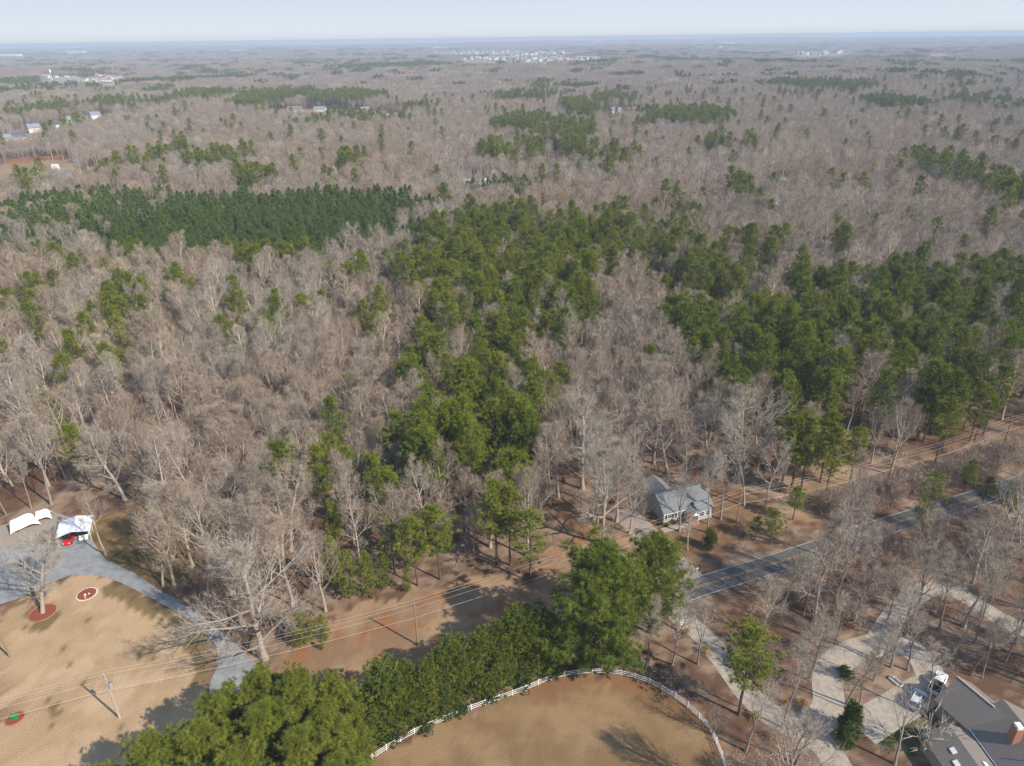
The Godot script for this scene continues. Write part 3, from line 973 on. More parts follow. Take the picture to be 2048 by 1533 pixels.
func brown_house() -> void:
	var o := thing("brown_house", "large house with brown shingle roofs, skylights and a brick chimney", "house", Vector3(71.7, 0, -81.5), atan2(-5.4, 2.2) + 0.0)
	# local x runs along the garage ridge
	var g := Mb.new()
	walls(g, 0.3, 10, -4.0, 4.0, 2.9, 5.9)
	obj("garage_wall", g.mesh(), M.tan_siding, o)
	var gr := Mb.new()
	gable(gr, 0, 10, -4.0, 4.0, 2.9, 5.9, 0.35)
	obj("garage_roof", gr.mesh(), M.brown_shingle, o)
	var rk := Mb.new()
	rk.box(Vector3(-0.42, 5.88, -0.14), Vector3(6.0, 6.13, 0.14))
	obj("ridge_cap", rk.mesh(), M.tan_siding, o)
	var back := o.transform.affine_inverse()
	var w := Mb.new()
	var t := back * Transform3D(Basis(Vector3.UP, PI / 2 + 0.06), Vector3(76.0, 0, -70.5))
	var raw := Mb.new()
	walls(raw, -7.2, 6.0, -5.2, 5.2, 3.2, 6.6)
	w.add(raw, t)
	obj("wall", w.mesh(), M.tan_siding, o)
	raw = Mb.new()
	gable(raw, -7.2, 6.0, -5.2, 5.2, 3.2, 6.6, 0.4)
	var r := Mb.new()
	r.add(raw, t)
	var rf := obj("roof", r.mesh(), M.brown_shingle, o)
	raw = Mb.new()
	for s in [-1, 1]:
		raw = Mb.new()
		raw.box(Vector3(-7.5, 2.86, s * 5.65 - 0.07), Vector3(6.3, 3.0, s * 5.65 + 0.07))
		var gu := Mb.new()
		gu.add(raw, t)
		obj("gutter", gu.mesh(), M.white_trim, rf)
	for k in 3:
		raw = Mb.new()
		raw.tube(PackedVector3Array([Vector3(-5.5 + k * 1.3, 5.3, -1.8 - k * 0.3), Vector3(-5.5 + k * 1.3, 6.1, -1.8 - k * 0.3)]), PackedFloat32Array([0.08, 0.08]), 6)
		var vp := Mb.new()
		vp.add(raw, t)
		obj("vent_pipe", vp.mesh(), M.shutter, rf)
	var lw := Mb.new()
	t = back * Transform3D(Basis(Vector3.UP, PI / 2 + 0.06), Vector3(66.6, 0, -69.0))
	raw = Mb.new()
	walls(raw, -3.6, 5.0, -3.6, 3.4, 2.7, 4.5)
	lw.add(raw, t)
	obj("low_wing_wall", lw.mesh(), M.tan_siding, o)
	raw = Mb.new()
	gable(raw, -3.6, 5.0, -3.6, 3.4, 2.7, 4.5, 0.35)
	var lr := Mb.new()
	lr.add(raw, t)
	var lrf := obj("low_wing_roof", lr.mesh(), M.brown_shingle, o)
	for k in [[-0.4, -2.2], [1.4, -1.6], [-1.2, 1.6]]:
		raw = Mb.new()
		var sl := atan2(1.8, 3.5) * (1.0 if k[1] < 0 else -1.0)
		var y := 4.5 - absf(k[1]) * 1.8 / 3.5 + 0.2
		raw.box(Vector3(-0.45, 0, -0.35), Vector3(0.45, 0.16, 0.35), Transform3D(Basis(Vector3.RIGHT, -sl), Vector3(k[0], y, k[1])))
		var sk := Mb.new()
		sk.add(raw, t)
		obj("skylight", sk.mesh(), M.white_trim, lrf)
	var ch := Mb.new()
	ch.box(Vector3(73.2, 0, -71.6), Vector3(74.3, 8.0, -70.3), back)
	obj("chimney", ch.mesh(), M.brick, o)
	var cp := Mb.new()
	cp.box(Vector3(73.35, 8.0, -71.45), Vector3(74.15, 8.45, -70.45), back)
	obj("chimney_cap", cp.mesh(), M.white_trim, o)
	for k in 2:
		var d := Mb.new()
		d.box(Vector3(0.22, 0.05, -3.3 + k * 3.5), Vector3(0.3, 2.3, -0.3 + k * 3.5))
		obj("garage_door", d.mesh(), M.white_trim, o)
	for k in 2:
		var d := Mb.new()
		d.tube(PackedVector3Array([Vector3(0.5 + k * 2.6, 0, -4.6), Vector3(0.5 + k * 2.6, 2.6, -4.4)]), PackedFloat32Array([0.13, 0.13]), 8)
		obj("porch_post", d.mesh(), M.white_trim, o)
	# sun room with a glass roof beside the chimney
	var sr := Mb.new()
	var gl := Mb.new()
	for k in 7:
		sr.box(Vector3(69.0 + k * 0.62, 2.3, -67.9), Vector3(69.08 + k * 0.62, 2.42, -63.9), back)
	sr.box(Vector3(69.0, 2.3, -68.0), Vector3(72.8, 2.45, -67.9), back)
	gl.box(Vector3(69.02, 2.2, -67.95), Vector3(72.78, 2.28, -63.9), back)
	var so := obj("sun_room_frame", sr.mesh(), M.white_trim, o)
	obj("sun_room_glass", gl.mesh(), M.dark_glass, so)

func loft(mb: Mb, secs: Array) -> void:   # sections along x: [x, half width, bottom, top]
	for k in secs.size() - 1:
		var a: Array = secs[k]
		var b: Array = secs[k + 1]
		var A := [Vector3(a[0], a[2], -a[1]), Vector3(a[0], a[2], a[1]), Vector3(a[0], a[3] - 0.12, a[1]), Vector3(a[0], a[3], a[1] - 0.14), Vector3(a[0], a[3], -a[1] + 0.14), Vector3(a[0], a[3] - 0.12, -a[1])]
		var B := [Vector3(b[0], b[2], -b[1]), Vector3(b[0], b[2], b[1]), Vector3(b[0], b[3] - 0.12, b[1]), Vector3(b[0], b[3], b[1] - 0.14), Vector3(b[0], b[3], -b[1] + 0.14), Vector3(b[0], b[3] - 0.12, -b[1])]
		for j in 6:
			var l := (j + 1) % 6
			mb.quad(A[j], B[j], B[l], A[l])
		if k == 0:
			for j in range(1, 5):
				mb.tri(A[0], A[j], A[j + 1])
		if k == secs.size() - 2:
			for j in range(1, 5):
				mb.tri(B[0], B[j + 1], B[j])

func car(called: String, label: String, category: String, at: Vector3, turn: float, paint: Material, style: String) -> Node3D:   # front towards +x
	var o := thing(called, label, category, at, turn)
	var b := Mb.new()
	var cab := Mb.new()
	var top := Mb.new()
	var L := 4.7
	if style == "pickup":
		L = 5.6
		loft(b, [[-2.8, 0.93, 0.45, 0.72], [-2.79, 0.96, 0.42, 0.74], [-0.75, 0.98, 0.35, 0.74], [-0.74, 0.98, 0.35, 1.12], [1.3, 0.98, 0.35, 1.12], [2.5, 0.95, 0.38, 1.05], [2.8, 0.85, 0.42, 0.85]])
		loft(cab, [[-0.85, 0.88, 1.08, 1.14], [-0.65, 0.83, 1.1, 1.74], [0.75, 0.82, 1.1, 1.78], [1.5, 0.88, 1.06, 1.14]])
		loft(top, [[-0.6, 0.76, 1.7, 1.8], [0.7, 0.75, 1.7, 1.83]])
		for s in [-1, 1]:
			var side := Mb.new()
			side.box(Vector3(-2.78, 0.74, s * 0.91 - 0.06), Vector3(-0.75, 1.12, s * 0.91 + 0.06))
			obj("bed_side", side.mesh(), paint, o)
		var tg := Mb.new()
		tg.box(Vector3(-2.8, 0.74, -0.85), Vector3(-2.7, 1.1, 0.85))
		obj("tailgate", tg.mesh(), paint, o)
		var bl := Mb.new()
		bl.box(Vector3(-2.69, 0.745, -0.84), Vector3(-0.76, 0.76, 0.84))
		obj("bed_liner", bl.mesh(), M.tyre, o)
	elif style == "suv":
		loft(b, [[-2.35, 0.82, 0.45, 0.95], [-2.25, 0.93, 0.35, 1.08], [-0.9, 0.96, 0.3, 1.08], [1.2, 0.96, 0.3, 1.08], [2.1, 0.92, 0.34, 0.98], [2.35, 0.8, 0.42, 0.78]])
		loft(cab, [[-2.25, 0.84, 1.02, 1.1], [-1.95, 0.8, 1.05, 1.66], [0.35, 0.8, 1.05, 1.72], [1.25, 0.86, 1.0, 1.1]])
		loft(top, [[-1.95, 0.74, 1.6, 1.69], [-0.5, 0.76, 1.64, 1.77], [0.35, 0.73, 1.64, 1.75]])
		for s in [-1, 1]:
			var rail := Mb.new()
			rail.tube(PackedVector3Array([Vector3(-1.8, 1.74, s * 0.64), Vector3(-0.6, 1.83, s * 0.66), Vector3(0.3, 1.8, s * 0.64)]), PackedFloat32Array([0.03, 0.03, 0.03]), 6)
			obj("roof_rail", rail.mesh(), M.tyre, o)
		var sun := Mb.new()
		sun.box(Vector3(-0.35, 1.772, -0.42), Vector3(0.3, 1.79, 0.42))
		obj("sunroof", sun.mesh(), M.dark_glass, o)
	else:
		L = 4.4
		loft(b, [[-2.2, 0.78, 0.42, 0.85], [-2.1, 0.87, 0.33, 0.95], [-0.8, 0.9, 0.28, 0.95], [1.0, 0.9, 0.28, 0.95], [1.9, 0.86, 0.32, 0.86], [2.2, 0.72, 0.4, 0.68]])
		loft(cab, [[-1.75, 0.78, 0.9, 0.96], [-1.05, 0.68, 0.92, 1.36], [0.15, 0.68, 0.92, 1.4], [1.0, 0.78, 0.88, 0.95]])
		loft(top, [[-1.0, 0.62, 1.3, 1.39], [0.1, 0.62, 1.32, 1.43]])
	obj("body", b.mesh(), paint, o)
	obj("windows", cab.mesh(), M.dark_glass, o)
	obj("roof", top.mesh(), paint, o)
	for x in [-L * 0.31, L * 0.31]:
		for s in [-1, 1]:
			var wheel := Mb.new()
			var zc: float = s * 0.84
			wheel.tube(PackedVector3Array([Vector3(x, 0.34, zc - 0.12), Vector3(x, 0.34, zc - 0.11), Vector3(x, 0.34, zc + 0.11), Vector3(x, 0.34, zc + 0.12)]), PackedFloat32Array([0.2, 0.34, 0.34, 0.2]), 14)
			var wo := obj("wheel", wheel.mesh(), M.tyre, o)
			var rim := Mb.new()
			rim.tube(PackedVector3Array([Vector3(x, 0.34, zc + s * 0.10), Vector3(x, 0.34, zc + s * 0.125), Vector3(x, 0.34, zc + s * 0.126)]), PackedFloat32Array([0.21, 0.2, 0.01]), 10)
			obj("rim", rim.mesh(), M.steel, wo)
	for s in [-1, 1]:
		var hl := Mb.new()
		hl.box(Vector3(L / 2 - 0.2, 0.66, s * 0.62 - 0.16), Vector3(L / 2 - 0.02, 0.78, s * 0.62 + 0.14))
		obj("headlight", hl.mesh(), M.lens, o)
		var tl := Mb.new()
		tl.box(Vector3(-L / 2 - 0.01, 0.72, s * 0.74 - 0.1), Vector3(-L / 2 + 0.12, 0.95, s * 0.74 + 0.1))
		obj("tail_light", tl.mesh(), M.red_lens, o)
	return o

func carport() -> void:
	var A := Vector2(-102.8, -129.4)
	var D := Vector2(-99.2, -125.3)
	var u := Vector2(6.6, -2.6).normalized()
	var o := thing("carport", "white gable topped metal carport on the grey driveway sheltering two cars", "carport", Vector3(-101.6, 0, -128.0), atan2(-u.y, u.x))
	var r := Mb.new()
	var raw := Mb.new()
	gable(raw, -3.0, 3.0, -3.3, 3.3, 2.5, 3.3, 0.15, 0.06)
	r.add(raw, Transform3D(Basis(Vector3.UP, PI / 2), Vector3(3.3, 0, 0)))
	obj("canopy", r.mesh(), M.white_tarp, o)
	for x in [0.1, 6.5]:
		for z in [-2.9, 0.0, 2.9]:
			var p := Mb.new()
			p.tube(PackedVector3Array([Vector3(x, 0, z), Vector3(x, 2.48, z)]), PackedFloat32Array([0.05, 0.05]), 6)
			obj("post", p.mesh(), M.white_trim, o)
	for x in [0.1, 6.5]:
		var b := Mb.new()
		b.box(Vector3(x - 0.03, 1.15, -2.85), Vector3(x + 0.03, 1.22, 2.85))
		obj("rail", b.mesh(), M.white_trim, o)
	var t := o.transform
	car("red_car", "shiny red sports car nosing out from under the white carport", "car", t * Vector3(1.9, 0, 1.2), o.rotation.y - PI / 2 - 0.15, M.red_paint, "sedan")
	car("white_car", "white car with a black windscreen parked inside the white carport", "car", t * Vector3(4.9, 0, 0.6), o.rotation.y - PI / 2, M.white_paint, "suv")
	car("grey_car", "dark grey car tucked along the outside of the white carport", "car", t * Vector3(-1.0, 0, -0.6), o.rotation.y - PI / 2 - 0.1, M.grey_paint, "sedan")

func tarp_tent(at: Vector3, turn: float, w: float, l: float, h: float, label: String) -> void:
	var o := thing("canopy_tent", label, "canopy tent", at, turn)
	var mb := Mb.new()
	var nx := 10
	var nz := 10
	var p := func(i: int, j: int) -> Vector3:
		var x := (float(i) / nx - 0.5)
		var z := (float(j) / nz - 0.5)
		var e := 1.0 - 0.25 * (1.0 - absf(z) * 2.0) * pow(absf(x) * 2.0, 3.0) * 0.9
		var y := h * (1.0 - 1.15 * absf(z)) + 0.12 * sin(x * 9.0) - 0.5 * pow(absf(x) * 2.0, 4.0) * h * 0.5
		return Vector3(x * l * e, maxf(y, 0.25), z * w)
	for i in nx:
		for j in nz:
			mb.quad(p.call(i, j + 1), p.call(i + 1, j + 1), p.call(i + 1, j), p.call(i, j))
			var d := Vector3(0, -0.03, 0)
			mb.quad(p.call(i, j) + d, p.call(i + 1, j) + d, p.call(i + 1, j + 1) + d, p.call(i, j + 1) + d)
	obj("cover", mb.mesh(), M.white_tarp, o)
	for s in [-1, 1]:
		for k in [-1, 1]:
			var q := Mb.new()
			q.tube(PackedVector3Array([Vector3(s * l * 0.33, 0, k * w * 0.3), Vector3(s * l * 0.33, h * 0.62, k * w * 0.3)]), PackedFloat32Array([0.04, 0.04]), 6)
			obj("post", q.mesh(), M.steel, o)

func pole(at: Vector3, turn: float, h: float, label: String, arm: bool, can: bool) -> Node3D:
	var o := thing("utility_pole", label, "utility pole", at, turn)
	var m := Mb.new()
	m.tube(PackedVector3Array([Vector3(0, -0.2, 0), Vector3(0, h * 0.5, 0), Vector3(0, h, 0), Vector3(0, h + 0.02, 0)]), PackedFloat32Array([0.19, 0.16, 0.12, 0.01]), 8)
	obj("shaft", m.mesh(), M.pole_wood if not can else M.pole_pale, o)
	if arm:
		var a := Mb.new()
		a.box(Vector3(-0.06, h - 0.5, -1.2), Vector3(0.06, h - 0.36, 1.2))
		obj("crossarm", a.mesh(), M.pole_wood, o)
	for z in [-1.1, 0.0, 1.1]:
		var q := Mb.new()
		var zz: float = z if arm else z * 0.14
		var y: float = h - 0.36 if arm else h - 0.4 + z * 0.5
		q.tube(PackedVector3Array([Vector3(0, y, zz), Vector3(0, y + 0.1, zz), Vector3(0, y + 0.22, zz)]), PackedFloat32Array([0.04, 0.07, 0.03]), 6)
		obj("insulator", q.mesh(), M.white_trim, o)
	if can:
		var c := Mb.new()
		c.tube(PackedVector3Array([Vector3(0.42, h - 2.9, 0.1), Vector3(0.42, h - 2.85, 0.1), Vector3(0.42, h - 1.95, 0.1), Vector3(0.42, h - 1.85, 0.1)]), PackedFloat32Array([0.2, 0.3, 0.3, 0.1]), 12)
		obj("transformer", c.mesh(), M.steel, o)
	return o

func wires(ps: Array, hs: Array) -> void:
	var names := ["topmost thin wire strung between the poles above the verge", "front conductor wire on the poles along the road", "rear conductor wire on the poles along the road", "thick lowest cable hung between the roadside poles"]
	for k in 4:
		var mb := Mb.new()
		for j in ps.size() - 1:
			var a: Vector3 = ps[j]
			var b: Vector3 = ps[j + 1]
			var side := (b - a).cross(Vector3.UP).normalized()
			var off: float = [0.0, 1.0, -1.0, 0.1][k]
			var dy: float = [0.05, -0.15, -0.15, -3.2][k]
			var A := a + side * off + Vector3(0, hs[j] + dy, 0)
			var B := b + side * off + Vector3(0, hs[j + 1] + dy, 0)
			var pts := PackedVector3Array()
			var rad := PackedFloat32Array()
			for s in 13:
				var t := s / 12.0
				pts.append(A.lerp(B, t) - Vector3(0, 4.0 * 0.9 * t * (1 - t), 0))
				rad.append(0.017 if k < 3 else 0.026)
			mb.tube(pts, rad, 4)
		tag(obj("power_line", mb.mesh(), M.wire), names[k], "power line", "")

func fence() -> void:
	var line := PackedVector2Array([Vector2(-25.8, -69.5), Vector2(-23.9, -71.4), Vector2(-21.2, -73.9), Vector2(-16.2, -77.4), Vector2(-10.8, -80.1), Vector2(-6, -82.3), Vector2(1.5, -85.3), Vector2(6.8, -87.9), Vector2(12.9, -88.8), Vector2(18.1, -88.4), Vector2(22.9, -86.5), Vector2(26.6, -83.6), Vector2(29.2, -80.6), Vector2(30.9, -77.3), Vector2(31.5, -73.8), Vector2(31.5, -70.6), Vector2(31.3, -67.6)])
	var c := Curve2D.new()
	for k in line.size():
		var t := (line[mini(k + 1, line.size() - 1)] - line[maxi(k - 1, 0)]) / 6.0
		c.add_point(line[k], -t, t)
	var n := int(c.get_baked_length() / 2.4)
	var o := thing("paddock_fence", "white three rail fence curving round the mown brown paddock", "fence", Vector3(line[0].x, 0, line[0].y))
	var back := Vector3(-line[0].x, 0, -line[0].y)
	var pm := Mb.new()
	pm.box(Vector3(-0.055, -0.1, -0.055), Vector3(0.055, 1.3, 0.055))
	pm.box(Vector3(-0.07, 1.3, -0.07), Vector3(0.07, 1.34, 0.07))
	var post := pm.mesh()
	for k in n + 1:
		var p := c.sample_baked(c.get_baked_length() * k / n)
		var q := c.sample_baked(c.get_baked_length() * minf(k + 1, n) / n)
		var m := obj("post", post, M.white_fence, o)
		m.position = back + Vector3(p.x, 0, p.y)
		m.rotation.y = atan2(-(q - p).y, (q - p).x) if k < n else 0.0
		if k == n:
			continue
		for h in [0.32, 0.72, 1.12]:
			var rm := Mb.new()
			rm.box(Vector3(0.07, h - 0.045, -0.02), Vector3(p.distance_to(q) - 0.06, h + 0.045, 0.025))
			var r := obj("rail", rm.mesh(), M.white_fence, o)
			r.position = m.position
			r.rotation.y = m.rotation.y

func disc(mb: Mb, at: Vector3, rx: float, rz: float, y0: float, y1: float, col := Color.WHITE) -> void:
	var o := PackedVector2Array()
	for k in 28:
		var a := TAU * k / 28.0
		o.append(Vector2(at.x + cos(a) * rx, at.z + sin(a) * rz))
	mb.ring_prism(o, y0, y1, col)

func flower_bed(at: Vector3, r: float, label: String, stones: bool) -> Node3D:
	var o := thing("flower_bed", label, "flower bed", at)
	var m := Mb.new()
	disc(m, Vector3.ZERO, r, r, -0.1, 0.09)
	obj("mulch", m.mesh(), M.mulch, o)
	if stones:
		var s := Mb.new()
		var count := int(TAU * r / 0.36)
		for k in count:
			var a := TAU * k / count
			var p := Vector3(cos(a) * r, 0.1, sin(a) * r)
			var ball := SphereMesh.new()
			s.tube(PackedVector3Array([p - Vector3(0, 0.12, 0), p, p + Vector3(0, 0.1, 0), p + Vector3(0, 0.12, 0)]), PackedFloat32Array([0.15, rng.randf_range(0.15, 0.2), 0.1, 0.01]), 6)
		var so := obj("stone_ring", s.mesh(), M.white_stone, o)
		so.set_meta("kind", "stuff")
	else:
		var e := Mb.new()
		var pts := PackedVector3Array()
		var rad := PackedFloat32Array()
		for k in 33:
			var a := TAU * k / 32.0
			pts.append(Vector3(cos(a) * r, 0.08, sin(a) * r))
			rad.append(0.11)
		e.tube(pts, rad, 5)
		obj("edging", e.mesh(), M.brick, o)
	return o

func far_house(called: String, label: String, at: Vector3, turn: float, w: float, d: float, eave: float, ridge: float, wall: Material, roof: Material, group := "") -> Node3D:
	var o := thing(called, label, "house", at, turn, group)
	var a := Mb.new()
	walls(a, -w / 2, w / 2, -d / 2, d / 2, eave, ridge)
	obj("wall", a.mesh(), wall, o)
	var b := Mb.new()
	gable(b, -w / 2, w / 2, -d / 2, d / 2, eave, ridge, 0.5, 0.3)
	obj("roof", b.mesh(), roof, o)
	return o

func materials() -> void:
	var g := mat("ground", Color(1.28, 1.28, 1.28), 1.0, true)
	g.albedo_color = Color(1, 1, 1)
	g.albedo_texture = grain(3, 0.06, 0.45, 6)
	g.uv1_scale = Vector3(0.11, 0.11, 1)
	g.metallic_specular = 0.1
	M.ground = g
	M.asphalt = mat("asphalt", Color(0.12, 0.118, 0.114), 0.85, true)
	M.asphalt.albedo_texture = grain(5, 0.03, 0.6)
	M.asphalt.uv1_scale = Vector3(0.2, 0.2, 1)
	M.drive = mat("old_asphalt", Color(0.285, 0.295, 0.30), 0.85)
	M.drive.albedo_texture = grain(8, 0.012, 0.62, 6)
	M.drive.uv1_scale = Vector3(0.07, 0.07, 1)
	M.gravel = mat("gravel", Color(0.36, 0.31, 0.265), 1.0)
	M.gravel.albedo_texture = grain(9, 0.03, 0.55, 6)
	M.gravel.uv1_scale = Vector3(0.13, 0.13, 1)
	M.concrete = mat("concrete", Color(0.40, 0.35, 0.295), 0.9)
	M.concrete.albedo_texture = grain(10, 0.015, 0.6, 6)
	M.concrete.uv1_scale = Vector3(0.09, 0.09, 1)
	M.pink_drive = mat("pinkish_concrete", Color(0.36, 0.29, 0.25), 0.9)
	M.pink_drive.albedo_texture = M.concrete.albedo_texture
	M.pink_drive.uv1_scale = Vector3(0.1, 0.1, 1)
	M.line_white = mat("white_line", Color(0.36, 0.35, 0.335), 0.7)
	M.line_yellow = mat("yellow_line", Color(0.30, 0.205, 0.09), 0.7)
	M.bark = mat("bark", Color(0.68, 0.675, 0.67), 0.95, true)
	M.bark_dark = mat("dark_bark", Color(0.5, 0.46, 0.44), 0.95, true)
	M.pine_bark = mat("pine_bark", Color(1, 1, 1), 0.95, true)
	M.twigs = mat("twigs", Color(1, 1, 1), 0.95, true)
	M.twigs0 = mat("brown_twigs", Color(0.86, 0.79, 0.76), 0.95, true)
	M.twigs1 = mat("grey_twigs", Color(1.0, 0.97, 0.95), 0.95, true)
	M.twigs2 = mat("pink_twigs", Color(1.0, 0.9, 0.86), 0.95, true)
	for k in ["needles", "needles0", "needles1", "needles2"]:
		var m := mat(k, {"needles": Color(1, 1, 1), "needles0": Color(0.74, 0.84, 0.82), "needles1": Color(1, 1, 0.95), "needles2": Color(0.9, 0.95, 0.9)}[k], 0.6, true)
		m.backlight_enabled = true
		m.backlight = Color(0.35, 0.4, 0.2)
		M[k] = m
	M.grey_siding = mat("grey_siding", Color(0.36, 0.385, 0.41), 0.7)
	M.tan_siding = mat("tan_siding", Color(0.36, 0.31, 0.25), 0.7)
	M.white_trim = mat("white_trim", Color(0.78, 0.78, 0.77), 0.5)
	M.white_fence = mat("white_fence", Color(0.8, 0.8, 0.8), 0.6)
	M.white_tarp = mat("white_tarp", Color(0.8, 0.8, 0.82), 0.6)
	M.shutter = mat("black_paint", Color(0.02, 0.022, 0.028), 0.5)
	M.grey_shingle = mat("grey_shingle", Color(0.215, 0.23, 0.24), 0.95)
	M.grey_shingle.albedo_texture = grain(14, 0.05, 0.55)
	M.grey_shingle.uv1_scale = Vector3(0.2, 0.2, 1)
	M.brown_shingle = mat("brown_shingle", Color(0.235, 0.212, 0.19), 0.95)
	M.brown_shingle.albedo_texture = M.grey_shingle.albedo_texture
	M.brown_shingle.uv1_scale = Vector3(0.23, 0.23, 1)
	M.dark_glass = mat("window_glass", Color(0.02, 0.025, 0.03), 0.08)
	M.dark_glass.metallic_specular = 0.6
	M.brick = mat("brick", Color(0.32, 0.165, 0.11), 0.9)
	M.mulch = mat("red_mulch", Color(0.30, 0.09, 0.055), 1.0)
	M.mulch.albedo_texture = grain(15, 0.08, 0.5)
	M.white_stone = mat("white_stone", Color(0.7, 0.66, 0.6), 0.9)
	M.red_paint = mat("red_paint", Color(0.5, 0.012, 0.02), 0.3)
	M.red_paint.clearcoat_enabled = true
	M.white_paint = mat("white_paint", Color(0.75, 0.76, 0.78), 0.3)
	M.white_paint.clearcoat_enabled = true
	M.silver_paint = mat("silver_paint", Color(0.5, 0.53, 0.56), 0.3)
	M.silver_paint.clearcoat_enabled = true
	M.grey_paint = mat("grey_paint", Color(0.08, 0.09, 0.1), 0.3)
	M.grey_paint.clearcoat_enabled = true
	M.tyre = mat("black_rubber", Color(0.025, 0.025, 0.027), 0.8)
	M.steel = mat("grey_metal", Color(0.5, 0.51, 0.52), 0.45)
	M.steel.metallic = 0.4
	M.lens = mat("lamp_lens", Color(0.7, 0.72, 0.75), 0.15)
	M.red_lens = mat("red_lens", Color(0.35, 0.02, 0.02), 0.2)
	M.pole_wood = mat("pole_wood", Color(0.27, 0.2, 0.145), 0.9)
	M.pole_pale = mat("pale_pole_wood", Color(0.42, 0.37, 0.32), 0.9)
	M.wire = mat("wire", Color(0.5, 0.46, 0.42), 0.6)
	M.green_plastic = mat("green_plastic", Color(0.03, 0.26, 0.06), 0.5)
	M.blue_canvas = mat("blue_canvas", Color(0.07, 0.14, 0.26), 0.7)
	M.cream = mat("cream_siding", Color(0.62, 0.56, 0.48), 0.8)
	M.pale_grey = mat("pale_grey_siding", Color(0.55, 0.57, 0.6), 0.8)
	M.dark_roof = mat("dark_roof", Color(0.09, 0.1, 0.12), 0.9)
	M.slate_roof = mat("slate_roof", Color(0.2, 0.23, 0.27), 0.9)

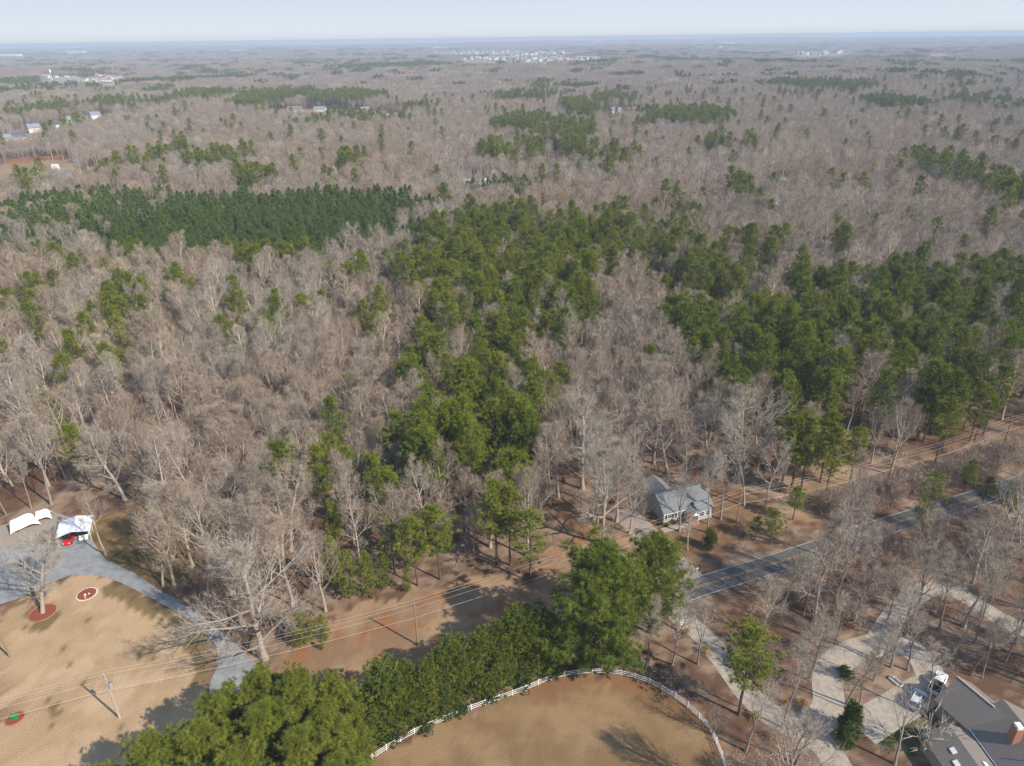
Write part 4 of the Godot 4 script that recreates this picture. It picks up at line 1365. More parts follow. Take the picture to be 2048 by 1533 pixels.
func _ready() -> void:
	# ---- camera, sky, sun, exposure
	var cam := Camera3D.new()
	cam.name = "camera"
	cam.fov = 56.8
	cam.near = 1.0
	cam.far = 40000.0
	cam.transform = Transform3D(Basis(Vector3.RIGHT, deg_to_rad(-26.017)) * Basis(Vector3.BACK, deg_to_rad(-0.755)), Vector3(0, EYE, 0))
	add_child(cam)
	cam.current = true
	var env := Environment.new()
	env.background_mode = Environment.BG_SKY
	var sky := ProceduralSkyMaterial.new()
	sky.sky_top_color = lin(0.22, 0.34, 0.55)
	sky.sky_horizon_color = lin(0.525, 0.57, 0.615)
	sky.sky_curve = 0.12
	sky.ground_bottom_color = lin(0.2, 0.17, 0.14)
	sky.ground_horizon_color = lin(0.42, 0.46, 0.52)
	env.sky = Sky.new()
	env.sky.sky_material = sky
	env.tonemap_mode = Environment.TONE_MAPPER_LINEAR
	env.tonemap_exposure = 1.45
	env.sdfgi_enabled = true
	env.ssao_enabled = true
	env.ssil_enabled = true
	env.fog_enabled = true
	env.fog_mode = Environment.FOG_MODE_EXPONENTIAL
	env.fog_density = 0.00016
	env.fog_light_color = lin(0.58, 0.68, 0.82)
	var we := WorldEnvironment.new()
	we.name = "world"
	we.environment = env
	add_child(we)
	var sun := DirectionalLight3D.new()
	sun.name = "sun"
	sun.light_energy = 1.5
	sun.light_color = Color(1.0, 0.95, 0.88)
	sun.light_angular_distance = 0.5
	sun.shadow_enabled = true
	add_child(sun)
	sun.look_at_from_position(Vector3.ZERO, Vector3(-0.83, -0.83, -0.57))

	rng.seed = 20260214
	for q in [[n_big, 1, 0.0016], [n_mid, 2, 0.012], [n_fine, 7, 0.045]]:
		q[0].seed = q[1]
		q[0].frequency = q[2]
		q[0].fractal_octaves = 4
	materials()

	# ---- plan of the place (metres, x and z)
	lawn = [Vector2(-55.6, -30.6), Vector2(-97.8, -92.6), Vector2(-100.8, -105.6), Vector2(-98.5, -109.7), Vector2(-96.2, -113.5), Vector2(-92.5, -116), Vector2(-86.6, -115.6), Vector2(-80.8, -113.3), Vector2(-72.5, -108.8), Vector2(-65, -104.4), Vector2(-59.3, -100.3), Vector2(-54.9, -96.1), Vector2(-53.1, -92.2), Vector2(-53.1, -88.5), Vector2(-52.5, -85.5), Vector2(-42.6, -82.3), Vector2(-35.9, -30.4)]
	verge = [Vector2(-51.9, -86), Vector2(-43.4, -90.6), Vector2(-40, -97.7), Vector2(-33.2, -105.3), Vector2(-25.8, -107.6), Vector2(-12.6, -111.7), Vector2(-6.7, -115.8), Vector2(3.1, -111.7), Vector2(6.7, -122.2), Vector2(9.1, -130), Vector2(17.3, -130.8), Vector2(25.4, -124.4), Vector2(30.6, -116.9), Vector2(31.4, -110.8), Vector2(23, -102.7), Vector2(-11.3, -86.9), Vector2(-34.9, -78.4), Vector2(-47.4, -75)]
	paddock = [Vector2(-25.9, -70), Vector2(-24, -71.9), Vector2(-21.4, -74.4), Vector2(-16.3, -77.9), Vector2(-10.9, -80.7), Vector2(-6.1, -82.9), Vector2(1.5, -85.9), Vector2(6.8, -88.5), Vector2(13, -89.5), Vector2(18.2, -89.1), Vector2(23.1, -87.2), Vector2(26.8, -84.2), Vector2(29.5, -81.2), Vector2(31.1, -77.9), Vector2(31.7, -74.3), Vector2(31.8, -71.1), Vector2(30.9, -62.2), Vector2(22.7, -29.8), Vector2(-22.3, -30.3)]
	yard = [Vector2(9.4, -140.7), Vector2(24.3, -140.3), Vector2(31.9, -142.2), Vector2(49.2, -148.3), Vector2(55, -142.7), Vector2(62.9, -137.4), Vector2(55.2, -128.1), Vector2(44.4, -121.5), Vector2(32.7, -116.9), Vector2(23.4, -125.3), Vector2(9.4, -130.9)]
	corridor = [Vector2(55, -142.7), Vector2(74.8, -153.4), Vector2(86.7, -160.4), Vector2(91.2, -147.3), Vector2(115.5, -159.7), Vector2(145.9, -173.6), Vector2(142.4, -160.3), Vector2(123.5, -153.4), Vector2(95.8, -141.8), Vector2(70, -131.5), Vector2(57.4, -128.1)]
	green_plot = [Vector2(61.2, -78.8), Vector2(70.8, -83), Vector2(71.1, -80.6), Vector2(68.1, -75.1), Vector2(62.5, -73.4), Vector2(56.3, -73.5)]
	var road_line := PackedVector2Array([Vector2(-130, -33), Vector2(-94.5, -49), Vector2(-72.6, -60.5), Vector2(-52, -71.5), Vector2(-35.5, -80.2), Vector2(-17, -88.7), Vector2(1.3, -96.2), Vector2(22, -103.6), Vector2(38.1, -110.5), Vector2(55.5, -117.1), Vector2(86.2, -129.8), Vector2(109.5, -138.7), Vector2(125.7, -145.2), Vector2(165, -161), Vector2(230, -186)])
	var grey_drive := PackedVector2Array([Vector2(24.7, -136.3), Vector2(26.9, -132.4), Vector2(29.3, -127.6), Vector2(31, -123.4), Vector2(32.7, -119.4), Vector2(34.6, -115.3), Vector2(36.3, -111.6)])
	var main_drive := PackedVector2Array([Vector2(30.1, -104.6), Vector2(31.7, -101.8), Vector2(34.7, -97.2), Vector2(36.9, -91.4), Vector2(38.8, -85), Vector2(41.1, -80.6), Vector2(43.9, -78.2), Vector2(47, -75.7), Vector2(48.4, -72.8), Vector2(48.8, -68.7)])
	var loop_drive := PackedVector2Array([Vector2(44.6, -77.5), Vector2(49.2, -79), Vector2(51.8, -81.8), Vector2(53.2, -85.8), Vector2(55.2, -89.2), Vector2(59.9, -92.5), Vector2(65.8, -94.5), Vector2(69.8, -94.3), Vector2(71.9, -91.8), Vector2(71.9, -88.2), Vector2(70.8, -84.7)])
	var link_drive := PackedVector2Array([Vector2(65.4, -94.4), Vector2(70.2, -99.3), Vector2(74.1, -103.1), Vector2(78.9, -106.8), Vector2(83.9, -109), Vector2(87.2, -108.3), Vector2(89.5, -104.7), Vector2(91.3, -101.2), Vector2(94.5, -97.4), Vector2(97.6, -93.9)])
	var apron := PackedVector2Array([Vector2(54.7, -76.9), Vector2(59.1, -79.3), Vector2(63.4, -81.4), Vector2(67.9, -83.8), Vector2(72.3, -85.7)])
	roads = [[road_line, 3.6], [grey_drive, 3.6], [main_drive, 3.0], [loop_drive, 3.2], [link_drive, 3.0], [apron, 3.6]]
	var drive_shape := PackedVector2Array([Vector2(-117.5, -121.4), Vector2(-111.7, -126), Vector2(-106.8, -127.5), Vector2(-104.2, -129.3), Vector2(-100.6, -130), Vector2(-96.8, -130.3), Vector2(-88.6, -121.3), Vector2(-80, -116.6), Vector2(-72.5, -111.5), Vector2(-63.8, -106), Vector2(-57.4, -101.9), Vector2(-52.1, -97.1), Vector2(-47.1, -92.6), Vector2(-44.1, -89.9), Vector2(-44.9, -84.3), Vector2(-52.1, -84.4), Vector2(-53.1, -88.5), Vector2(-53.1, -92.2), Vector2(-55, -96.2), Vector2(-59.4, -100.4), Vector2(-65, -104.5), Vector2(-72.5, -108.8), Vector2(-80.8, -113.4), Vector2(-86.7, -115.8), Vector2(-92.6, -116.2), Vector2(-96.2, -113.7), Vector2(-98.7, -110), Vector2(-102.2, -107.8), Vector2(-106.1, -104.7)])
	var gravel_pad := PackedVector2Array([Vector2(-126.6, -134.8), Vector2(-118.6, -133.3), Vector2(-114.2, -135.5), Vector2(-110.9, -138.9), Vector2(-106.4, -137.2), Vector2(-102.4, -135.2), Vector2(-95.8, -129.9), Vector2(-101.2, -127), Vector2(-106.8, -125.2), Vector2(-117, -120.8)])
	var brown_plot := PackedVector2Array([Vector2(54, -78), Vector2(69.7, -84), Vector2(76.2, -88.1), Vector2(77.2, -82.4), Vector2(86.7, -84.3), Vector2(94, -78.3), Vector2(57.4, -29.5), Vector2(29.7, -29.8)])
	var grey_plot := PackedVector2Array([Vector2(26.4, -128.8), Vector2(33.2, -143.2), Vector2(45.9, -145.1), Vector2(48.3, -135.8), Vector2(44.7, -131.1), Vector2(33.4, -125.9)])
	var verge_free := verge.duplicate()
	clear_zones = [corridor, lawn, verge_free, paddock, drive_shape, gravel_pad, brown_plot, grey_plot, yard, PackedVector2Array([Vector2(56.5, -139.6), Vector2(75.6, -152.2), Vector2(87, -157.9), Vector2(89.9, -147.3), Vector2(80.1, -139.1), Vector2(66.9, -135.4)]), PackedVector2Array([Vector2(-118.5, -119.8), Vector2(-136.7, -146), Vector2(-114.8, -148.8), Vector2(-96.3, -143), Vector2(-82.5, -127.5), Vector2(-80.8, -119.1), Vector2(-94.2, -128.6)]), PackedVector2Array([Vector2(-52.6, -82.5), Vector2(-17, -91.3), Vector2(9.4, -100.4), Vector2(25.7, -106.7), Vector2(27.1, -94), Vector2(13, -89.1), Vector2(-10.9, -80.4), Vector2(-25.4, -70.9), Vector2(-21.3, -30.3), Vector2(-57.6, -30.6), Vector2(-67.9, -79.8)]), PackedVector2Array([Vector2(52.8, -81.5), Vector2(54.6, -86.3), Vector2(56.8, -89.4), Vector2(62.4, -91.8), Vector2(67.7, -92.7), Vector2(70.5, -91.2), Vector2(70.2, -88.2), Vector2(65.9, -84.1), Vector2(61.9, -82.6), Vector2(56.9, -79.2)])]
	patches = [
		[-127, -394, 78, 79, 1.0, "young"], [-162, -384, 43, 71, 1.0, "young"], [-91, -405, 37, 61, 1.0, "young"], [-248, -407, 63, 79, 0.72, "young"], [-240, -436, 37, 44, 0.9, "young"], [-232, -330, 19, 31, 0.75, "young"], [-279, -416, 44, 60, 0.85, "young"],
		[-34, -316, 16, 61, 0.9], [-5, -321, 25, 59, 0.92], [21, -298, 21, 58, 0.92], [7, -245, 20, 37, 0.9], [-18, -262, 11, 36, 0.8], [-4, -211, 11, 25, 0.75], [33, -332, 16, 40, 0.85],
		[-26, -192, 6, 11, 0.8], [-23, -227, 7, 14, 0.5], [-3, -183, 6, 13, 0.8], [5, -171, 9, 13, 0.85], [17, -170, 8, 10, 0.7], [-12, -153, 14, 16, 0.97], [-1, -142, 11, 17, 0.97], [-20, -144, 9, 11, 0.93], [-9, -171, 6, 12, 0.9], [-28, -174, 3, 6, 0.6],
		[68, -329, 14, 35, 0.6], [78, -289, 12, 35, 0.75], [54, -362, 13, 26, 0.55], [76, -251, 9, 28, 0.7], [100, -301, 11, 23, 0.5], [113, -286, 10, 28, 0.5], [148, -322, 11, 19, 0.4], [142, -424, 5, 28, 0.7], [93, -401, 7, 32, 0.5],
		[59, -210, 9, 31, 0.9], [69, -196, 12, 22, 0.92], [91, -212, 12, 25, 0.92], [82, -181, 13, 16, 0.85], [63, -166, 8, 11, 0.8], [116, -228, 12, 24, 0.85], [135, -237, 16, 25, 0.75], [158, -247, 16, 24, 0.85], [161, -227, 13, 28, 0.85], [111, -194, 15, 18, 0.85], [131, -194, 18, 18, 0.7], [182, -256, 11, 14, 0.8], [90, -168, 8, 9, 0.5], [122, -167, 12, 10, 0.75], [191, -262, 19, 21, 0.75], [149, -201, 15, 21, 0.72], [137, -218, 21, 20, 0.6], [114, -247, 7, 15, 0.5], [111, -176, 11, 9, 0.55], [62, -274, 9, 23, 0.45], [51, -311, 10, 24, 0.45], [101, -149, 5, 7, 0.6],
		[40, -185, 6, 13, 0.5], [81, -223, 7, 14, 0.6], [-144, -249, 7, 14, 0.9], [-177, -248, 5, 16, 0.6], [-130, -268, 8, 10, 0.5], [-102, -250, 5, 8, 0.7], [-94, -220, 4, 4, 0.5], [-79, -252, 11, 8, 0.35], [-64, -282, 7, 14, 0.5], [-46, -232, 5, 12, 0.4], [-79, -219, 3, 6, 0.6],
		[-127, -586, 10, 31, 0.9], [-237, -615, 21, 45, 0.6], [-176, -503, 11, 23, 0.8], [-292, -627, 13, 41, 0.5], [-305, -591, 8, 52, 0.5], [-509, -851, 18, 62, 0.4], [18, -840, 39, 60, 0.75], [59, -781, 31, 70, 0.7], [40, -644, 30, 61, 0.55], [-12, -617, 10, 39, 0.8], [78, -596, 28, 42, 0.4], [-3, -473, 23, 31, 0.75, "young"], [222, -896, 46, 62, 0.95], [100, -1053, 20, 108, 0.9], [164, -1173, 37, 114, 0.5],
		[-399, -1335, 41, 193, 0.85], [-278, -1302, 57, 139, 0.7], [-532, -1340, 42, 111, 0.6], [-851, -1915, 110, 148, 0.6], [-763, -2085, 74, 146, 0.5], [556, -1319, 56, 84, 0.6], [529, -1036, 32, 60, 0.75], [672, -1080, 39, 49, 0.5], [505, -1395, 34, 67, 0.5], [308, -508, 23, 43, 0.45], [305, -448, 18, 54, 0.6], [319, -561, 11, 33, 0.6], [165, -340, 7, 13, 0.5], [192, -657, 26, 25, 0.4], [-1235, -2083, 93, 203, 0.5], [959, -3081, 86, 251, 0.9], [671, -2942, 68, 229, 0.8], [-405, -2667, 180, 189, 0.7], [615, -3249, 57, 279, 0.9],
	]
	var red := Color(0.42, 0.19, 0.10)
	var turf := Color(0.10, 0.17, 0.045)
	var tan := Color(0.42, 0.31, 0.2)
	clearings = [
		[-431, -650, 42, 50, tan, 0.09], [-458, -705, 38, 10, red, 0.0], [-383, -613, 20, 22, turf, 0.0], [-353, -628, 8, 21, turf, 0.05], [-343, -588, 19, 28, red, 0.03], [-372, -564, 20, 15, turf, 0.0], [-343, -568, 16, 11, Color(0.5, 0.42, 0.34), 0.0], [-370, -536, 23, 16, tan, 0.0],
		[-555, -829, 33, 31, Color(0.33, 0.28, 0.22), 0.07], [-580, -938, 37, 39, Color(0.33, 0.28, 0.22), 0.07], [-589, -1055, 37, 42, Color(0.33, 0.28, 0.22), 0.07],
		[-309, -1180, 64, 60, tan, 0.1], [-208, -1136, 57, 72, tan, 0.1], [-1209, -2331, 61, 286, Color(0.5, 0.36, 0.22)], [-1341, -2340, 79, 130, Color(0.45, 0.4, 0.36)],
		[122, -3490, 329, 353, Color(0.4, 0.36, 0.32), 0.2], [117, -2820, 54, 70, tan], [108, -4864, 369, 274, Color(0.36, 0.34, 0.32)], [165, -1120, 33, 39, Color(0.3, 0.26, 0.2), 0.1], [41, -622, 15, 18, Color(0.3, 0.2, 0.12), 0.05], [196, -528, 8, 11, Color(0.3, 0.22, 0.16), 0.07], [38, -727, 7, 21, tan, 0.06], [-20, -543, 17, 8, Color(0.42, 0.36, 0.3), 0.04], [1975, -3556, 52, 148, tan], [1759, -4393, 212, 224, Color(0.36, 0.33, 0.3), 0.2], [-215, -6094, 379, 322, Color(0.36, 0.33, 0.3), 0.2],
	]

	# ---- ground, road, drives
	build_ground()
	var mb := Mb.new()
	mb.strip(road_line, 2.75, -0.2, 0.05)
	var road := struct("road", mb.mesh(), M.asphalt)
	for s in [-2.5, 2.5]:
		mb = Mb.new()
		mb.strip(road_line, 0.08, 0.05, 0.056, s)
		obj("edge_line", mb.mesh(), M.line_white, road)
	for s in [-0.18, 0.18]:
		mb = Mb.new()
		mb.strip(road_line, 0.085, 0.05, 0.056, s)
		obj("centre_line", mb.mesh(), M.line_yellow, road)
	mb = Mb.new()
	mb.ring_prism(gravel_pad, -0.1, 0.015)
	struct("gravel_yard", mb.mesh(), M.gravel)
	mb = Mb.new()
	mb.ring_prism(drive_shape, -0.1, 0.035)
	struct("driveway", mb.mesh(), M.drive)
	var y := 0.02
	for q in [["house_driveway", grey_drive, 3.1, M.pink_drive], ["main_driveway", main_drive, 2.2, M.concrete], ["loop_driveway", loop_drive, 2.5, M.concrete], ["link_driveway", link_drive, 2.1, M.concrete], ["parking_apron", apron, 2.9, M.concrete]]:
		mb = Mb.new()
		var c := Curve2D.new()
		var l: PackedVector2Array = q[1]
		for k in l.size():
			var t := (l[mini(k + 1, l.size() - 1)] - l[maxi(k - 1, 0)]) / 6.0
			c.add_point(l[k], -t, t)
		mb.strip(c.tessellate(4, 3), q[2], -0.1, y)
		struct(q[0], mb.mesh(), q[3])
		y += 0.005
	mb = Mb.new()
	mb.strip(PackedVector2Array([Vector2(33.3, -128.3), Vector2(36.4, -129.3), Vector2(40, -130.3), Vector2(42.1, -131.4)]), 0.7, -0.05, 0.05)
	struct("garden_path", mb.mesh(), M.concrete)

	# ---- houses, vehicles, carport, fence, poles
	grey_house()
	brown_house()
	carport()
	tarp_tent(Vector3(-112.8, 0, -132.8), 0.75, 4.6, 6.0, 2.9, "larger crumpled white canopy with swooping edges beside the gravel yard")
	tarp_tent(Vector3(-109.8, 0, -135.8), 0.35, 2.6, 3.6, 2.5, "smaller white canopy between the larger canopy and the carport")
	car("pickup_truck", "white pickup truck with an open bed at the top of the loop driveway", "pickup truck", Vector3(71.6, 0.05, -85.3), atan2(3.3, 3.1), M.white_paint, "pickup")
	car("silver_car", "silver estate car with roof rails on the shaded parking apron", "car", Vector3(66.3, 0.06, -82.0), atan2(3.6, 3.5), M.silver_paint, "suv")
	fence()
	var pw: Array = [Vector3(-91.7, 0, -94.2), Vector3(-65.3, 0, -81), Vector3(-17.9, 0, -95.8), Vector3(49.3, 0, -126.8), Vector3(90, 0, -141.9), Vector3(128.9, 0, -159.3)]
	var ph: Array = [9.0, 10.0, 10.0, 11.5, 10.0, 10.0]
	var pt := [-0.2, 0.3, 0.3, 0.38, 0.4, 0.4]
	pole(pw[0], 0.2, ph[0], "bare wooden pole on the tan lawn near its mulch ring", false, false)
	pole(pw[1], pt[1], ph[1], "pale wooden pole carrying a round transformer on the tan lawn", false, true)
	pole(pw[2], pt[2], ph[2], "brown wooden pole on the open verge in front of the evergreens", false, false)
	pole(pw[3], pt[3], ph[3], "thin dark pole on the lawn of the grey roofed house", false, false)
	pole(pw[4], pt[4], ph[4], "wooden pole with a crossarm beside the brush strip along the road", true, false)
	pole(pw[5], pt[5], ph[5], "wooden crossarm pole farthest along the cleared power line strip", true, false)
	wires([Vector3(-118, 0, -64), pw[1], pw[2], pw[3], pw[4], pw[5], Vector3(190, 0, -186)], [10, 10, 10, 11.5, 10, 10, 10])

	# ---- beds and small things on the lawn
	flower_bed(Vector3(-86.4, 0, -110.3), 1.85, "round red mulch bed edged with white stones on the lawn", true)
	flower_bed(Vector3(-92.3, 0, -105.2), 2.4, "red mulch ring round the big bare lawn tree", false)
	flower_bed(Vector3(-82.7, 0, -81.2), 1.4, "small red edged bed holding a green box", false)
	mb = Mb.new()
	mb.box(Vector3(-0.45, 0.08, -0.35), Vector3(0.45, 0.7, 0.35))
	mb.box(Vector3(-0.5, 0.7, -0.4), Vector3(0.5, 0.78, 0.4))
	var gb := obj("utility_box", mb.mesh(), M.green_plastic)
	gb.position = Vector3(-82.7, 0, -81.2)
	tag(gb, "green metal utility box in a small red edged bed", "utility box")
	for k in 3:
		mb = Mb.new()
		mb.tube(PackedVector3Array([Vector3(0, 0.05, 0), Vector3(0, 0.3, 0), Vector3(0, 0.42, 0)]), PackedFloat32Array([0.3, 0.25, 0.05]), 7)
		var rock := obj("garden_rock", mb.mesh(), M.white_stone)
		rock.position = Vector3([-86.5, -85.9, -86.1][k], 0.06, [-109.9, -110.3, -109.2][k])
		rock.scale = Vector3.ONE * [1.0, 0.7, 0.6][k]
		tag(rock, ["largest pale rock in the middle of the stone edged bed", "pale rock on the far side of the stone edged bed", "smallest pale rock on the near side of the stone edged bed"][k], "rock")
	var tr := thing("raised_planter", "long narrow timber planter with dark soil beside the loop driveway", "planter", Vector3(65.0, 0, -86.1), atan2(-1.6, 0.8))
	mb = Mb.new()
	for s in [-1, 1]:
		mb.box(Vector3(-1.1, 0, s * 0.45 - 0.08), Vector3(1.1, 0.4, s * 0.45 + 0.08))
		mb.box(Vector3(s * 1.1 - 0.08, 0, -0.37), Vector3(s * 1.1 + 0.08, 0.4, 0.37))
	obj("frame", mb.mesh(), M.cream, tr)
	mb = Mb.new()
	mb.box(Vector3(-1.02, 0, -0.37), Vector3(1.02, 0.3, 0.37))
	obj("soil", mb.mesh(), M.grey_paint, tr)
	mb = Mb.new()
	mb.tube(PackedVector3Array([Vector3(-0.8, 0.3, 0), Vector3(-0.8, 0.55, 0), Vector3(-0.8, 0.8, 0.02), Vector3(-0.8, 0.95, 0)]), PackedFloat32Array([0.16, 0.2, 0.14, 0.02]), 8)
	var urn := obj("urn", mb.mesh(), M.steel)
	urn.position = tr.position
	urn.rotation = tr.rotation
	tag(urn, "small grey urn standing in the end of the timber planter", "urn")
	var mail := thing("mailbox", "grey mailbox on a white post at the mouth of the house driveway", "mailbox", Vector3(37.7, 0, -114.3), 0.4)
	mb = Mb.new()
	mb.box(Vector3(-0.06, -0.1, -0.06), Vector3(0.06, 1.0, 0.06))
	obj("post", mb.mesh(), M.white_trim, mail)
	mb = Mb.new()
	mb.tube(PackedVector3Array([Vector3(-0.28, 1.1, 0), Vector3(-0.27, 1.1, 0), Vector3(0.27, 1.1, 0), Vector3(0.28, 1.1, 0)]), PackedFloat32Array([0.01, 0.12, 0.12, 0.01]), 10)
	obj("box", mb.mesh(), M.steel, mail)
	var gate := thing("gate_sign", "white framed low gate where the concrete driveway leaves the road", "gate", Vector3(31.6, 0, -99.7), 0.5)
	mb = Mb.new()
	for s in [-1, 1]:
		mb.box(Vector3(s * 0.9 - 0.07, 0, -0.07), Vector3(s * 0.9 + 0.07, 1.3, 0.07))
	obj("post", mb.mesh(), M.white_trim, gate)
	mb = Mb.new()
	mb.box(Vector3(-0.83, 0.9, -0.03), Vector3(0.83, 1.05, 0.03))
	mb.box(Vector3(-0.83, 0.4, -0.03), Vector3(0.83, 0.55, 0.03))
	obj("rail", mb.mesh(), M.white_trim, gate)

	# ---- trees and shrubs set by hand
	make_kinds()
	plant_by_hand()
	plant_woods()
	far_places()

func plant_by_hand() -> void:
	var a := "spreading"
	spot(a, 0, Vector3(-45.1, 0, -93.1), 25.0, 1.22, "huge pale limbed spreading tree where the grey driveway meets the road")
	spot("broad", 0, Vector3(-92.3, 0, -105.2), 17.5, 1.1, "bare lawn tree standing in the red mulch ring")
	spot("forked", 0, Vector3(-111.4, 0, -141.3), 21.0, 1.0, "tall pale forked trunk beside the smaller white canopy")
	spot("slender", 0, Vector3(-115.4, 0, -139.8), 15.0, 1.0, "thin bare tree behind the larger white canopy")
	spot("slender", 1, Vector3(-119.9, 0, -137.5), 16.0, 1.0, "crooked bare tree at the edge beyond the larger white canopy")
	spot("broad", 1, Vector3(-78.1, 0, -126.5), 14.0, 1.0, "pale bare tree leaning over the grassy bank by the carport")
	spot("vase", 0, Vector3(-73.4, 0, -120.6), 18.0, 1.1, "bare tree rising beside the bend of the grey driveway")
	spot("vase", 1, Vector3(-63.5, 0, -115.6), 18.0, 1.1, "bare tree crowding behind the huge pale limbed spreading tree")
	spot("broad", 1, Vector3(-94.5, 0, -143), 20.0, 1.1, "pale fork limbed hardwood in the wood above the carport")
	spot("vase", 2, Vector3(-76.5, 0, -140.5), 20.0, 1.1, "pale fan shaped hardwood in the wood above the driveway bend")
	# round the grey roofed house
	spot(a, 1, Vector3(19.5, 0, -123.7), 26.0, 0.95, "tallest bare oak on the lawn before the grey roofed house")
	spot("vase", 0, Vector3(23.4, 0, -131.8), 20.0, 1.1, "bare oak beside the pinkish house driveway")
	spot("broad", 0, Vector3(18.1, 0, -131.9), 16.0, 0.9, "dark thin oak on the leaf strewn side lawn")
	spot("tall", 1, Vector3(20, 0, -138.2), 22.0, 1.1, "bare oak at the back of the leaf strewn side lawn")
	spot("broad", 1, Vector3(15.5, 0, -127.6), 5.0, 1.1, "small bare ornamental tree on the leaf strewn side lawn")
	spot("vase", 1, Vector3(25.7, 0, -127.3), 15.0, 1.0, "bare tree at the curve of the pinkish house driveway")
	spot("forked", 0, Vector3(37.1, 0, -128), 17.0, 1.0, "forked pale oak straight before the grey roofed house")
	spot("slender", 0, Vector3(43.2, 0, -127.3), 20.0, 1.0, "slender pale oak before the porch of the grey roofed house")
	spot("forked", 1, Vector3(47.4, 0, -132.2), 20.0, 1.0, "forked oak beside the brick chimney of the grey roofed house")
	spot("slender", 1, Vector3(54.4, 0, -137), 21.0, 1.2, "slim straight bare oak on the lawn past the grey roofed house")
	spot("tall", 2, Vector3(58.7, 0, -135.6), 18.0, 1.0, "bare oak at the lawn edge near the row of tall pines")
	spot(a, 0, Vector3(36.6, 0, -156), 23.0, 1.0, "domed fine twigged oak in the middle behind the grey roofed house")
	spot(a, 1, Vector3(56.5, 0, -147.7), 25.0, 1.05, "domed fine twigged oak nearest the pines behind the grey roofed house")
	spot(a, 0, Vector3(17, 0, -145.1), 25.0, 1.05, "domed fine twigged oak next to the dense pine block")
	spot("broad", 0, Vector3(50, 0, -151.7), 20.0, 1.0, "grey twigged oak between the two domed oaks")
	var rm := spot("vase", 0, Vector3(44.4, 0, -143), 6.0, 1.2, "small red twigged maple behind the grey roofed house")
	rm.get_node("crown").material_override = mat("red_twigs", Color(0.9, 0.35, 0.3), 0.9, true)
	spot("vase", 1, Vector3(37.5, 0, -121.6), 9.0, 1.0, "bare bushy tree between the house driveway and the road")
	spot("vase", 2, Vector3(27.7, 0, -118.5), 7.0, 1.1, "low pale twigged tree beside the pinkish house driveway")
	spot("evergreen", 0, Vector3(42.1, 0, -121.8), 5.5, 1.0, "round dark holly on the lawn before the grey roofed house")
	for q in [[Vector3(33, 0, -130.4), 1.4, "at the driveway corner of the grey house"], [Vector3(34.6, 0, -130), 1.2, "under the first front window of the grey house"], [Vector3(36.6, 0, -130.9), 1.4, "between the front windows of the grey house"], [Vector3(38.7, 0, -131.6), 1.6, "under the second front window of the grey house"], [Vector3(40.1, 0, -132.9), 1.9, "beside the brick porch of the grey house"], [Vector3(42, 0, -133.4), 1.3, "under the bay windows of the grey house"]]:
		spot("shrub", 0, q[0], q[1], 1.0, "clipped green bush " + q[2], "bushes along the grey house")
	# pines that stand apart
	spot("large_pine", 0, Vector3(14.4, 0, -90.2), 25.0, 1.22, "biggest dark green pine between the evergreen row and the white fence").get_node("crown").material_override = M.needles0
	spot("large_pine", 1, Vector3(24.9, 0, -98.1), 21.5, 0.95, "lighter pine with bare lower trunk leaning over the road").get_node("crown").material_override = M.needles2
	spot("loblolly", 0, Vector3(20, 0, -95.3), 19.0, 1.15, "pine squeezed between the biggest pine and the road side pine")
	spot("open_pine", 0, Vector3(3.1, 0, -112.1), 18.0, 1.15, "lone open branched pine standing on the verge")
	spot("loblolly", 1, Vector3(-0.9, 0, -117.2), 20.0, 1.1, "straight pine behind the lone open branched pine")
	spot("loblolly", 2, Vector3(-3.8, 0, -117.9), 21.0, 1.15, "tall full pine at the wood edge above the verge")
	spot("loblolly", 3, Vector3(-15.3, 0, -113.2), 18.0, 1.2, "full yellow green pine at the wood edge near the middle pole")
	spot("loblolly", 0, Vector3(-19.7, 0, -111.5), 17.0, 1.2, "wide pine at the wood edge behind the middle pole")
	spot("open_pine", 1, Vector3(-24.8, 0, -114.9), 13.0, 1.2, "low spreading pine in the shade of the wood edge")
	for q in [[Vector3(-36.1, 0, -110.7), 13.0, "tallest of its file"], [Vector3(-32.8, 0, -108), 12.0, "nearest the huge bare tree"], [Vector3(-29.1, 0, -108.8), 11.0, "in the middle of its file"], [Vector3(-26.4, 0, -110.8), 9.0, "beside the wide pine"], [Vector3(-21.5, 0, -109.7), 6.5, "smallest of its file"]]:
		spot("field_pine", int(q[1]), q[0], q[1], 0.85, "feathery young pine on the wood edge, " + q[2], "young pines along the wood edge").get_node("crown").material_override = M.needles1
	for q in [[Vector3(-38.4, 0, -96.9), 9.0, "tallest of the four"], [Vector3(-35.3, 0, -97.4), 6.0, "on the verge side"], [Vector3(-39.9, 0, -95.7), 5.0, "closest to its trunk"], [Vector3(-35.2, 0, -95), 2.5, "lowest of the four"]]:
		spot("field_pine", int(q[1]), q[0], q[1], 1.1, "yellow green pine sapling beside the huge bare tree, " + q[2], "saplings beside the huge pale tree")
	spot("loblolly", 2, Vector3(-37.3, 0, -119.8), 15.0, 1.0, "narrow green pine rising from the bare wood edge")
	var solo := spot("loblolly", 1, Vector3(36.4, 0, -80.1), 19.0, 1.35, "lone flat topped pine over the concrete driveway")
	spot("open_pine", 0, Vector3(87.9, 0, -123.1), 18.0, 0.95, "single pine with one sided crown beside the two lane road")
